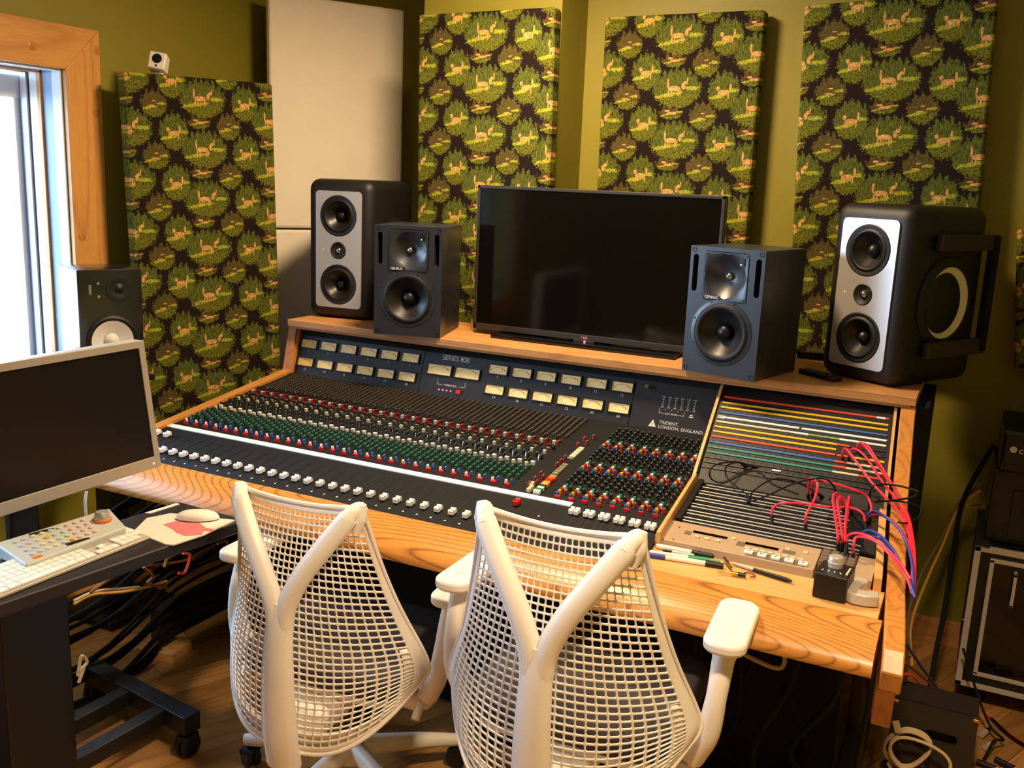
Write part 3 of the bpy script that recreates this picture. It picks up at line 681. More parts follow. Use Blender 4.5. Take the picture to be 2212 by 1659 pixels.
# ---- patchbays
UA, UB = (0.03, 1.004), (-0.30, 0.800); uk = (UA[1] - UB[1]) / (UA[0] - UB[0])
def zu(y): return UA[1] + uk * (y - UA[0])
LA, LB = (-0.33, 0.789), (-0.615, 0.7565); lk = (LA[1] - LB[1]) / (LA[0] - LB[0])
def zl(y): return LA[1] + lk * (y - LA[0])
un = Vector((0, -math.sin(math.atan(uk)), math.cos(math.atan(uk)))); RU = Matrix.Rotation(math.atan(uk), 3, 'X')
ln_ = Vector((0, -math.sin(math.atan(lk)), math.cos(math.atan(lk)))); RL = Matrix.Rotation(math.atan(lk), 3, 'X')
def hit(a, b, k, y0, z0):
    d = CF + CR * ((a - W / 2) / FOC) - CU * ((b - H / 2) / FOC); t = (z0 + k * (CAM.y - y0) - CAM.z) / (d.z - k * d.y); return CAM + d * t
def hx(a, b): return 1400 + a / 3.319, 800 + b / 3.319
def up(a, b, l=0.0): return hit(*hx(a, b), uk, UA[0], UA[1] + l * 1.18)
def lo(a, b, l=0.0): return hit(*hx(a, b), lk, LA[0], LA[1] + l)
def yy(a, b, y): return at(*hx(a, b), y=y)
ub = MB().prism([(0.03, zu(0.03)), (-0.335, zu(-0.335)), (-0.335, zu(-0.335) - 0.02), (0.03, zu(0.03) - 0.02)], lambda y, z: (1.730 - y * 0.05, y, z), lambda y, z: (cx(y) - 0.012, y, z)).build('upper_patchbay', 'blackpaint', con, smooth=0)
def ustrip(mt, u0, u1, y, w=0.0052, nm='label_strip', par=None):
    xl, xr = 1.742 - y * 0.05, cx(y) - 0.022
    a, b = xl + (xr - xl) * u0, xl + (xr - xl) * u1
    return MB().box(((a + b) / 2, y, zu(y) + 0.0016), (b - a, w * 1.25, 0.003), R=RU).build(nm, mt, ub, smooth=0)
RY = [-0.012, -0.034, -0.052, -0.071, -0.089, -0.107, -0.126, -0.144, -0.162, -0.183, -0.200, -0.218]
rows = [[('redlabel', 0, .93), ('strip', .93, .98), ('redlabel', .98, 1)], [('yellowlabel', 0, 1)], [('yellowlabel', 0, 1)], [('bluelabel', 0, 1)], [('strip', 0, .5), ('strip', .515, 1)],
        [('creamlabel', 0, .47), ('strip', .47, .56), ('greenlabel', .56, .74), ('strip', .74, 1)], [('yellowlabel', 0, .73), ('redlabel', .73, .80), ('darkmetal', .80, 1)], [('yellowlabel', 0, .73), ('darkmetal', .8, 1)],
        [('redlabel', 0, .73), ('redlabel', .74, .8), ('yellowlabel', .82, 1)], [('bluelabel', 0, .73), ('redlabel', .73, .8), ('creamlabel', .8, 1)], [('teal', 0, .73), ('redlabel', .73, .8), ('creamlabel', .8, 1)], [('teal', 0, .73), ('creamlabel', .73, .87), ('redlabel', .87, 1)]]
for y, segs in zip(RY, rows):
    for mt, a, b in segs: ustrip(mt, a, b, y)
for y in (-0.237, -0.254, -0.272): ustrip('darkmetal', 0, 1, y, 0.003)
ustrip('strip', 0.40, 0.45, -0.245, 0.004); ustrip('strip', 0.68, 0.72, -0.252, 0.004); ustrip('strip', 0.0, 0.045, -0.0895, 0.009)
jk = MB(); ys = RY + [-0.237, -0.254, -0.272]
for y in ys:
    for i in range(26):
        xl, xr = 1.750 - y * 0.05, cx(y) - 0.03; x = xl + (xr - xl) * i / 25; yj = y + 0.009
        p = Vector((x, yj, zu(yj)))
        jk.lathe([(0.0040, 0.0), (0.0040, 0.0012), (0.0024, 0.0012)], p, un, 8, 1); jk.lathe([(0.0024, 0.0004), (0.0, 0.0005)], p, un, 8, 0)
jk.build('patch_jacks', ['rubber', 'darkmetal'], ub, smooth=0)['kind'] = 'stuff'
lb = MB().prism([(-0.325, zl(-0.325)), (-0.62, zl(-0.62)), (-0.62, zl(-0.62) - 0.03), (-0.325, zl(-0.325) - 0.03)], lambda y, z: (1.752 - y * 0.054, y, z), lambda y, z: (cx(y) - 0.02, y, z)).build('lower_patchbay', 'blackmat', con, smooth=0)
lj = MB(); y = -0.343
for i in range(12):
    yc = -0.347 - 0.0228 * i + (0.004 if i % 2 else 0.0)
    xl, xr = 1.772 - (yc + 0.33) * 0.05 + (0.012 if i % 2 else 0), 2.185 + 0.01 * (i % 2)
    for (a, b) in (((xl, xr),) if i not in (0,) else ((xl + 0.02, xr),)):
        MB().box(((a + b) / 2, yc, zl(yc) + 0.002), (b - a, 0.0050, 0.003), R=RL).build('silver_strip', 'silver', lb, smooth=0, bevel=0.001)
    if i in (8, 9, 10, 11):
        for q in (2.205, ): MB().box((q + 0.018, yc, zl(yc) + 0.002), (0.036, 0.0050, 0.003), R=RL).build('silver_strip', 'silver', lb, smooth=0, bevel=0.001)
    for j in range(40):
        x = xl + (xr - xl) * (j + 0.5) / 40
        lj.lathe([(0.0036, 0.0), (0.0036, 0.002), (0.0, 0.002)], Vector((x, yc - 0.0114, zl(yc - 0.0114))), ln_, 6)
lj.build('patch_jacks', 'rubber', lb, smooth=0)['kind'] = 'stuff'
MB().prism([(-0.335, zl(-0.335)), (-0.61, zl(-0.61)), (-0.61, zl(-0.61) + 0.012), (-0.335, zl(-0.335) + 0.012)], lambda y, z: (1.750 - y * 0.05, y, z), lambda y, z: (1.765 - y * 0.05, y, z)).build('bay_end_plate', 'black', lb, smooth=0)
MB().prism([(-0.40, zl(-0.40)), (-0.61, zl(-0.61)), (-0.61, zl(-0.61) + 0.016), (-0.40, zl(-0.40) + 0.016)], lambda y, z: (2.246, y, z), lambda y, z: (cx(y) - 0.024, y, z)).build('bay_end_plate', 'black', lb, smooth=0)

# ---- tape machine remote lying in front of the lower patchbay
def zr(y): return 0.7655 + (y + 0.622) * 0.11
rem = thing('tape_machine_remote', 'tan tape machine remote with white transport buttons below the patchbay', 'remote control', (1.96, -0.68, 0.735))
MB().prism([(-0.622, zr(-0.622)), (-0.738, zr(-0.738)), (-0.742, zr(-0.738) - 0.022), (-0.622, 0.735)], lambda y, z: (1.777, y, z), lambda y, z: (2.158, y, z)).build('body', 'tan', rem, smooth=0, bevel=0.0015)
ER = Matrix.Rotation(math.atan(0.11), 3, 'X')
def rbox(name, mt, a, b, w, d, h, bev=0.0008, par=None):
    q = hx(a, b); p = hit(q[0], q[1], 0.11, -0.622, 0.7655)
    return p, MB().box(p + Vector((0, 0, h / 2)), (w, d, h), R=ER).build(name, mt, par or rem, smooth=0, bevel=bev)
rbox('display_window', 'screen', 445, 1180, 0.088, 0.012, 0.001, 0); rbox('display_window', 'screen', 815, 1262, 0.082, 0.012, 0.001, 0)
rbox('dark_label', 'tandark', 285, 1165, 0.016, 0.02, 0.001, 0); rbox('dark_label', 'tandark', 665, 1245, 0.02, 0.022, 0.001, 0); rbox('dark_label', 'tandark', 1010, 1305, 0.03, 0.016, 0.001, 0)
for a, b in ((350, 1198), (420, 1213), (495, 1228)): rbox('search_button', 'cream', a, b, 0.013, 0.007, 0.005)
rbox('key', 'cream', 612, 1210, 0.010, 0.009, 0.004); rbox('key', 'cream', 1000, 1288, 0.010, 0.009, 0.004); rbox('key', 'cream', 1130, 1312, 0.010, 0.009, 0.004)
for i in range(8): rbox('track_button', 'cream', 712 + 54 * i, 1277 + 11.5 * i, 0.0135, 0.0065, 0.003)
pl = MB().box((0, 0, 0), (0.001, 0.001, 0.001))
_, plate = rbox('transport_plate', 'tandark', 915, 1352, 0.143, 0.024, 0.0012, 0)
SY = ['\u25C0\u25C0', '\u25B6\u25B6', '\u25A0', '\u25B6', '\u25CF']
def sym(i):
    m = MB(); s = 0.0026
    if i in (0, 1, 3):
        g = -1 if i == 0 else 1
        for k in ((-1, 1) if i < 2 else (0,)): m.add([((k - 0.9) * s * g, -s, 0), ((k - 0.9) * s * g, s, 0), ((k + 0.9) * s * g, 0, 0)], [(0, 1, 2)])
    elif i == 2: m.quad((-s, -s * .8, 0), (s, -s * .8, 0), (s, s * .8, 0), (-s, s * .8, 0))
    else: m.add([(s * 1.2 * math.cos(a * PI / 6), s * 1.2 * math.sin(a * PI / 6), 0) for a in range(12)], [tuple(range(12))])
    return m
for i, (a, b) in enumerate(((720, 1310), (815, 1333), (913, 1352), (1010, 1372), (1110, 1394))):
    p, bo = rbox('transport_button', 'cap', a, b, 0.0215, 0.0165, 0.006, 0.001)
    link('transport_symbol', sym(i).mesh('transport_symbol', ['red' if i == 4 else 'ink'], 0), bo, loc=p + Vector((0, 0, 0.0064)), rot=(math.atan(0.11), 0, 0))
for a, b in ((225, 1125), (180, 1210), (105, 1210)): 
    q = hx(a, b); MB().lathe([(0.003, 0), (0.002, 0.001), (0, 0.001)], hit(q[0], q[1], 0.11, -0.622, 0.7655), (0, 0, 1), 8).build('screw', 'darkmetal', rem)
MB().prism([(-0.62, 0.764), (-0.70, 0.755), (-0.70, 0.734), (-0.62, 0.734)], lambda y, z: (2.160, y, z), lambda y, z: (2.243, y, z)).build('keypad_base', 'tandark', rem, smooth=0)
for i in range(4):
    for j in range(4):
        MB().box((2.171 + 0.0205 * i, -0.632 - 0.018 * j, 0.7655 - 0.002 * j), (0.017, 0.0155, 0.006), R=ER).build('keypad_key', 'tandark', rem, smooth=0, bevel=0.0008)
MB().prism([(-0.62, 0.766), (-0.735, 0.753), (-0.735, 0.73), (-0.62, 0.73)], lambda y, z: (2.245, y, z), lambda y, z: (2.287, y, z)).build('blank_plate', 'tan', rem, smooth=0, bevel=0.001)

# ---- patch cords: every cord is a thing
def plug(mb, p, d, m=1, L=0.042, r=0.0048):
    p = Vector(p); d = Vector(d).normalized(); mb.cyl(p, p + d * L, r, r * 0.92, 10, m)
def cord(name, mt, pts, label, group, plugs=(0,), r=0.0034, cat='patch cable', pm='rubber'):
    o = thing(name, label, cat, pts[0], 0, group); m = MB(); m.tube(pts, r, 8)
    m.build('cord', mt, o)
    for q in plugs:
        b = MB(); a = Vector(pts[q]); d = (Vector(pts[1 if q == 0 else -2]) - a); plug(b, a - d.normalized() * 0.028, d, 0); b.build('plug', pm, o)
    return o
GRD = 'red patch cords'
cord('patch_cable', 'redcable', [up(1395, 640, .004), up(1393, 600, .03), up(1415, 562, .05), up(1475, 630, .06), yy(1600, 800, -.32), yy(1720, 930, -.40), yy(1830, 1070, -.50), yy(1885, 1250, -.60), yy(1895, 1420, -.68), yy(1885, 1545, -.72)], 'red patch cord looping highest left from the upper patchbay past the cheek', GRD)
cord('patch_cable', 'redcable', [up(1440, 640, .004), up(1440, 600, .03), up(1475, 562, .05), up(1560, 620, .06), yy(1680, 800, -.30), yy(1780, 930, -.38), yy(1870, 1110, -.52), yy(1900, 1290, -.62), yy(1898, 1450, -.70), yy(1888, 1560, -.74)], 'red patch cord from the upper patchbay, second from the left, hanging over the right cheek', GRD)
cord('patch_cable', 'redcable', [up(1500, 575, .004), up(1500, 545, .04), up(1530, 520, .055), up(1600, 600, .06), yy(1700, 760, -.26), yy(1800, 900, -.36), yy(1875, 1080, -.50), yy(1905, 1290, -.62), yy(1905, 1470, -.72), yy(1900, 1580, -.76)], 'red patch cord plugged highest in the upper patchbay under a black plug pair', GRD)
cord('patch_cable', 'redcable', [up(1520, 580, .004), up(1530, 548, .04), up(1565, 530, .055), up(1640, 640, .06), yy(1740, 800, -.27), yy(1830, 960, -.38), yy(1890, 1150, -.52), yy(1912, 1350, -.66), yy(1908, 1600, -.78)], 'rightmost red patch cord hanging from the upper patchbay beside the cheek', GRD)
cord('patch_cable', 'redcable', [lo(888, 1075, .01), lo(890, 1000, .035), lo(950, 955, .055), lo(1100, 955, .055), lo(1300, 980, .05), lo(1450, 985, .05), lo(1540, 1030, .04), lo(1560, 1120, .012)], 'long red patch cord lying across the silver patchbay rows', GRD, (0, -1))
cord('patch_cable', 'redcable', [lo(1130, 1120, .01), lo(1132, 1040, .04), lo(1190, 930, .06), lo(1215, 830, .075), lo(1195, 780, .085), lo(1160, 785, .075), lo(1150, 850, .04), lo(1148, 900, .01)], 'red patch cord in a narrow hairpin loop in the middle of the lower patchbay', GRD, (0, -1))
cord('patch_cable', 'redcable', [lo(1180, 900, .01), lo(1178, 830, .05), lo(1200, 775, .075), lo(1280, 800, .07), lo(1400, 830, .07), lo(1500, 865, .065), lo(1570, 905, .05), lo(1600, 980, .03), lo(1580, 1060, .012)], 'red patch cord arching from the middle to the right end plate of the lower patchbay', GRD, (0, -1))
cord('patch_cable', 'redcable', [lo(1362, 1250, .03), lo(1360, 1180, .06), lo(1335, 1000, .075), lo(1325, 910, .085), lo(1350, 880, .08), lo(1385, 930, .06), lo(1400, 1000, .02)], 'red patch cord rising from the left of the black plug pair in a tall loop', GRD, (0, -1))
cord('patch_cable', 'redcable', [lo(1395, 1250, .03), lo(1392, 1180, .06), lo(1365, 1010, .08), lo(1360, 930, .09), lo(1395, 910, .085), lo(1430, 1000, .06), lo(1410, 1140, .055), lo(1395, 1230, .03)], 'red patch cord in a closed tall loop above the black plug pair', GRD, (0,))
cord('patch_cable', 'redcable', [lo(1420, 1260, .03), lo(1412, 1180, .055), lo(1420, 1040, .08), lo(1440, 920, .09), lo(1445, 910, .085), lo(1450, 960, .05), lo(1455, 1010, .015)], 'red patch cord with the straight right side next to the tall loops', GRD, (0, -1))
cord('patch_cable', 'redcable', [lo(1420, 1270, .03), lo(1430, 1190, .055), lo(1500, 1168, .07), lo(1600, 1200, .08), yy(1720, 1290, -.70), yy(1820, 1400, -.76), yy(1880, 1500, -.80)], 'red patch cord bowing from the front patchbay over the cheek, upper of the low pair', GRD)
cord('patch_cable', 'redcable', [lo(1470, 1340, .012), lo(1475, 1250, .05), lo(1500, 1195, .065), lo(1620, 1220, .08), yy(1740, 1330, -.72), yy(1850, 1480, -.80), yy(1895, 1600, -.84)], 'red patch cord with a thick upright red sleeve at the front of the patchbay', GRD)
cord('patch_cable', 'redcable', [lo(1590, 1060, .02), lo(1610, 1035, .045), lo(1680, 1040, .06), yy(1760, 1090, -.52), yy(1840, 1190, -.58), yy(1890, 1310, -.64), yy(1900, 1450, -.70)], 'short red patch cord curving from the bay end beside the blue cord', GRD)
GBL = 'blue patch cords'
cord('patch_cable', 'bluecable', [lo(1560, 1080, .01), lo(1570, 1040, .04), lo(1620, 1008, .06), lo(1700, 1050, .07), yy(1800, 1140, -.56), yy(1860, 1260, -.62), yy(1895, 1400, -.70), yy(1905, 1560, -.78), yy(1905, 1620, -.80)], 'upper blue patch cord curving from the bay end over the cheek', GBL)
cord('patch_cable', 'bluecable', [lo(1500, 1220, .012), lo(1530, 1170, .045), lo(1590, 1148, .06), lo(1670, 1190, .075), yy(1760, 1290, -.70), yy(1830, 1430, -.77), yy(1880, 1540, -.82), yy(1915, 1630, -.86)], 'lower blue patch cord arching across the oak cheek', GBL)
cord('patch_cable', 'bluecable', [lo(1520, 1230, .012), lo(1560, 1190, .04), lo(1640, 1200, .06), lo(1700, 1240, .07), yy(1780, 1350, -.72), yy(1870, 1500, -.80), yy(1905, 1610, -.85)], 'dark blue patch cord just under the lower blue one', GBL)
GBK = 'black patch cords'
cord('patch_cable', 'blackcable', [up(700, 690, .004), up(640, 660, .03), up(560, 690, .045), up(575, 780, .03), lo(720, 900, .02), lo(730, 940, .02), lo(850, 900, .05), lo(1050, 810, .08), lo(1250, 775, .09), lo(1340, 850, .06), lo(1300, 930, .02)], 'thin black cord sweeping over the left of the patchbay in a long S', GBK, (0,), 0.0024)
cord('patch_cable', 'blackcable', [up(760, 690, .004), up(620, 655, .03), up(480, 680, .045), up(440, 740, .04), up(470, 790, .02), up(560, 800, .03), up(760, 720, .05), up(900, 820, .04), lo(1080, 890, .02)], 'thin black cord in a wide loop across the lower edge of the upper patchbay', GBK, (0,), 0.0024)
cord('patch_cable', 'blackcable', [lo(725, 930, .012), lo(760, 860, .05), lo(900, 780, .07), lo(1060, 800, .06), lo(1180, 860, .03), lo(1240, 900, .01)], 'black cord arching in the middle of the patchbay seam', GBK, (0, -1), 0.0024)
cord('patch_cable', 'blackcable', [lo(1590, 960, .02), lo(1595, 870, .06), lo(1640, 820, .08), yy(1780, 825, -.32), yy(1880, 850, -.36), yy(1935, 870, -.38), yy(1905, 905, -.37), yy(1780, 930, -.40), yy(1620, 945, -.45)], 'black cord looping out past the right cheek', GBK, (0,), 0.0026)
cord('patch_cable', 'blackcable', [yy(1640, 935, -.46), yy(1800, 940, -.42), yy(1900, 960, -.40), yy(1960, 1000, -.40), yy(1930, 1060, -.44), yy(1850, 1095, -.52), yy(1790, 1090, -.56)], 'thin black cord drooping in a second loop right of the cheek', GBK, (), 0.0022)

# ---- small things in the tray
def pen(label, a, b, z, segs, group='pens in the console tray', r=0.0055, name='pen', clip_=None):
    A = at(*hx(*a), z=z); B = at(*hx(*b), z=z); L = (B - A); o = thing(name, label, 'pen', A, 0, group)
    for (u0, u1, k0, k1, mt, nm) in segs: MB().cyl(A + L * u0, A + L * u1, r * k0, r * k1, 12).build(nm, mt, o)
    return o
TZ = 0.7375
pen('thick white marker with black cap lying against the tan remote', (60, 1258), (472, 1338), TZ + 0.001, [(0, 0.05, 0.7, 1, 'white', 'end_plug'), (0.05, 0.62, 1, 1, 'white', 'barrel'), (0.62, 0.97, 1.12, 1.02, 'black', 'cap'), (0.97, 1, 0.8, 0.5, 'black', 'cap_tip')], r=0.0068)
pen('slim black and grey pen between the two white markers', (105, 1290), (330, 1328), TZ, [(0, 0.3, 0.6, 0.8, 'black', 'cap'), (0.3, 1, 0.8, 0.8, 'alu', 'barrel')], r=0.005)
pen('white marker with green grip and cap', (10, 1305), (520, 1373), TZ - 0.001, [(0, 0.55, 1, 1, 'white', 'barrel'), (0.55, 0.85, 1.15, 1.1, 'brightgreen', 'cap'), (0.85, 1, 0.9, 0.8, 'greenlabel', 'cap_tip')], r=0.0062)
pen('blue capped white marker nearest the armrest', (0, 1322), (420, 1388), TZ - 0.002, [(0, 0.3, 1.1, 1.1, 'bluecable', 'cap'), (0.3, 1, 1, 1, 'white', 'barrel')], r=0.0058)
pen('white marker with fat black cap in front of the green one', (180, 1345), (540, 1405), TZ - 0.001, [(0, 0.65, 1, 1, 'white', 'barrel'), (0.65, 1, 1.35, 1.25, 'black', 'cap')], r=0.006)
pen('long black ballpoint pen pointing to the right', (605, 1382), (1048, 1518), TZ, [(0, 0.35, 0.7, 0.9, 'alu', 'clip_end'), (0.35, 0.88, 1, 1.15, 'black', 'barrel'), (0.88, 0.97, 1.1, 0.5, 'black', 'grip'), (0.97, 1, 0.4, 0.15, 'brass', 'tip')], r=0.0048)
pen('brass audio plug with black boot lying by the pens', (500, 1440), (700, 1470), TZ - 0.001, [(0, 0.5, 0.5, 0.6, 'brass', 'contact'), (0.5, 0.72, 1.2, 1.2, 'brass', 'collar'), (0.72, 1, 1.3, 1.1, 'black', 'boot')], r=0.0042, name='jack_plug', group='loose audio plugs')['category'] = 'plug'
pen('shiny metal connector lying crosswise behind the brass plug', (545, 1345), (600, 1415), TZ + 0.004, [(0, 0.6, 1, 1, 'chrome', 'shell'), (0.6, 1, 0.7, 0.6, 'brass', 'contact')], r=0.0045, name='jack_plug', group='loose audio plugs')['category'] = 'plug'
ring = thing('wire_ring', 'small brown rubber ring half hidden behind the brass plug', 'ring', at(*hx(725, 1465), z=0.733))
rp = at(*hx(725, 1465), z=0.7345)
MB().tube([rp + Vector((0.013 * math.cos(a), 0.013 * math.sin(a), 0)) for a in [i * PI / 8 for i in range(-3, 11)]], 0.0018, 6, smooth=2).build('ring_wire', 'browncable', ring)
# black volume controller box with metal knob
bx = thing('volume_controller', 'black box with a large silver volume knob at the right end of the tray', 'volume controller', (2.212, -0.797, 0.729), math.radians(-4))
MB().box((0, 0, 0.030), (0.072, 0.090, 0.058)).build('case', 'black', bx, bevel=0.002, local=True)
MB().lathe([(0.0165, 0), (0.0165, 0.008), (0.0175, 0.009), (0.0175, 0.012), (0.0165, 0.013), (0.0165, 0.023), (0.0150, 0.025), (0, 0.025)], (-0.004, 0.018, 0.059), (0, 0, 1), 32).build('knob', 'silver', bx, local=True)
for i in range(4): MB().box((-0.024 + 0.013 * i, -0.018, 0.0593), (0.0022, 0.010, 0.0008), R=Matrix.Rotation(math.radians(-10 + 12 * i), 3, 'Z')).build('scale_mark', 'cream', bx, local=True)
MB().box((0.028, 0.002, 0.0593), (0.004, 0.046, 0.0008)).build('printed_bar', 'cream', bx, local=True)
# grey metal hook-shaped block
hb = thing('metal_hook', 'polished grey hook-shaped metal piece in the right corner of the tray', 'hook', (2.272, -0.795, 0.729))
outer = []
for px_, py_ in ((1400, 1545), (1405, 1515), (1440, 1490), (1500, 1477), (1550, 1482), (1580, 1500), (1582, 1520), (1545, 1525), (1520, 1545), (1525, 1568), (1560, 1575), (1655, 1583), (1660, 1625), (1560, 1618), (1470, 1600), (1415, 1575)):
    q = at(*hx(px_, py_), z=0.757); outer.append((q.x, q.y))
MB().prism(outer, lambda x, y: (x, y, 0.7305), lambda x, y: (x, y, 0.757)).build('hook_body', M['alu'], hb, smooth=50, bevel=0.004, seg=3)
# television remote on the shelf
ra, rb_ = at(1728, 806, z=Z0), at(1803, 826, z=Z0); rd = rb_ - ra; an = math.atan2(rd.y, rd.x)
tr2 = thing('television_remote', 'black television remote with red buttons on the shelf by the right speaker', 'remote control', (ra + rb_) / 2, an)
L_ = rd.length
MB().box((0, 0.012, 0.009), (L_, 0.044, 0.016)).build('remote_case', 'black', tr2, bevel=0.004, local=True)
for i, (u, v, mt) in enumerate(((-.42, .012, 'red'), (.28, .012, 'red'), (.35, .0, 'red'), (-.28, .015, 'blue'), (-.20, .018, 'blue'), (-.12, .020, 'bluelabel'), (-.05, .022, 'bluelabel'), (.1, .01, 'greycap'))):
    MB().lathe([(0.004, 0), (0.004, 0.0015), (0, 0.002)], (u * L_, v, 0.017), (0, 0, 1), 10).build('remote_button', mt, tr2, local=True)
# ------------------------------------------------------------ loudspeakers on the shelf
def cone_driver(mb_parent, cx_, cz, r, nm, surround='rubber', cone='cone', cap='cone', y=0.0, ring=None, deep=0.35, capr=0.26):
    ax = (0, -1, 0); p = (cx_, y, cz)
    dv_ = MB().lathe([(r * 1.03, 0.0), (r * 1.03, 0.004), (r * 0.98, 0.007), (r * 0.90, 0.008), (r * 0.83, 0.005), (r * 0.80, 0.001)], p, ax, 40).build(nm, surround, mb_parent, local=True)
    if ring: MB().lathe([(r * 1.18, 0), (r * 1.18, 0.003), (r * 1.04, 0.005), (r * 1.02, 0.0)], p, ax, 40).build('mounting_ring', ring, dv_, local=True)
    MB().lathe([(r * 0.82, 0.002), (r * 0.62, -deep * r * 0.4), (r * 0.40, -deep * r * 0.8), (r * capr, -deep * r)], p, ax, 40).build('cone', cone, dv_, local=True)
    MB().lathe([(r * capr, -deep * r), (r * capr * 0.95, -deep * r + capr * r * 0.35), (r * capr * 0.7, -deep * r + capr * r * 0.7), (r * capr * 0.35, -deep * r + capr * r * 0.92), (0, -deep * r + capr * r)], p, ax, 28).build('dust_cap', cap, dv_, local=True)
    return dv_
def holed_baffle(w, h, holes, y0, y1, name, mt, parent, bevel=0.0):
    "flat front board with round holes, built as a grid of ring sectors around each hole"
    bm = bmesh.new()
    cu = bpy.data.curves.new('baffle_outline', 'CURVE'); cu.dimensions = '2D'; cu.fill_mode = 'BOTH'; cu.extrude = (y1 - y0) / 2
    def spl(pts):
        s = cu.splines.new('POLY'); s.points.add(len(pts) - 1); s.use_cyclic_u = True
        for q, p in zip(s.points, pts): q.co = (p[0], p[1], 0, 1)
    spl(w if isinstance(w, list) else [(-w / 2, 0), (w / 2, 0), (w / 2, h), (-w / 2, h)])
    for hp in holes: spl(hp if isinstance(hp, list) else [(hp[0] + hp[2] * math.cos(a), hp[1] + hp[2] * math.sin(a)) for a in [2 * PI * i / 40 for i in range(40)]])
    o = bpy.data.objects.new('baffle_outline', cu); COL.objects.link(o); dg = bpy.context.evaluated_depsgraph_get()
    me = bpy.data.meshes.new_from_object(o.evaluated_get(dg)); bpy.data.objects.remove(o)
    ym = (y0 + y1) / 2
    for v in me.vertices: v.co = Vector((v.co.x, ym + v.co.z, v.co.y))
    me.materials.clear(); me.materials.append(M[mt])
    bm.from_mesh(me); bmesh.ops.recalc_face_normals(bm, faces=bm.faces); bm.to_mesh(me); bm.free(); me.name = name
    return link(name, me, parent, bevel, 2, True)
def carve(o, cuts):
    "cut round pockets into a cabinet: cuts = (origin, axis, radius, depth)"
    tmp = []
    for (p, ax, r, dp) in cuts:
        p = Vector(p); ax = Vector(ax).normalized(); c = MB().cyl(p - ax * 0.05, p + ax * dp, r, r, 40).build('cutter', 'rubber', o.parent, smooth=0, local=True); tmp.append(c)
        b = o.modifiers.new('cut', 'BOOLEAN'); b.operation = 'DIFFERENCE'; b.object = c; b.solver = 'EXACT'
    bpy.context.view_layer.update(); dg = bpy.context.evaluated_depsgraph_get()
    me = bpy.data.meshes.new_from_object(o.evaluated_get(dg)); o.modifiers.clear(); o.data = me
    me.polygons.foreach_set('use_smooth', [True] * len(me.polygons)); me.set_sharp_from_angle(angle=math.radians(40))
    for c in tmp: bpy.data.objects.remove(c)
def slot_pts(x, z, w, h, n=6):
    return [(x + p[0], z + p[1]) for p in rrect(w, h, w * 0.49, n)]

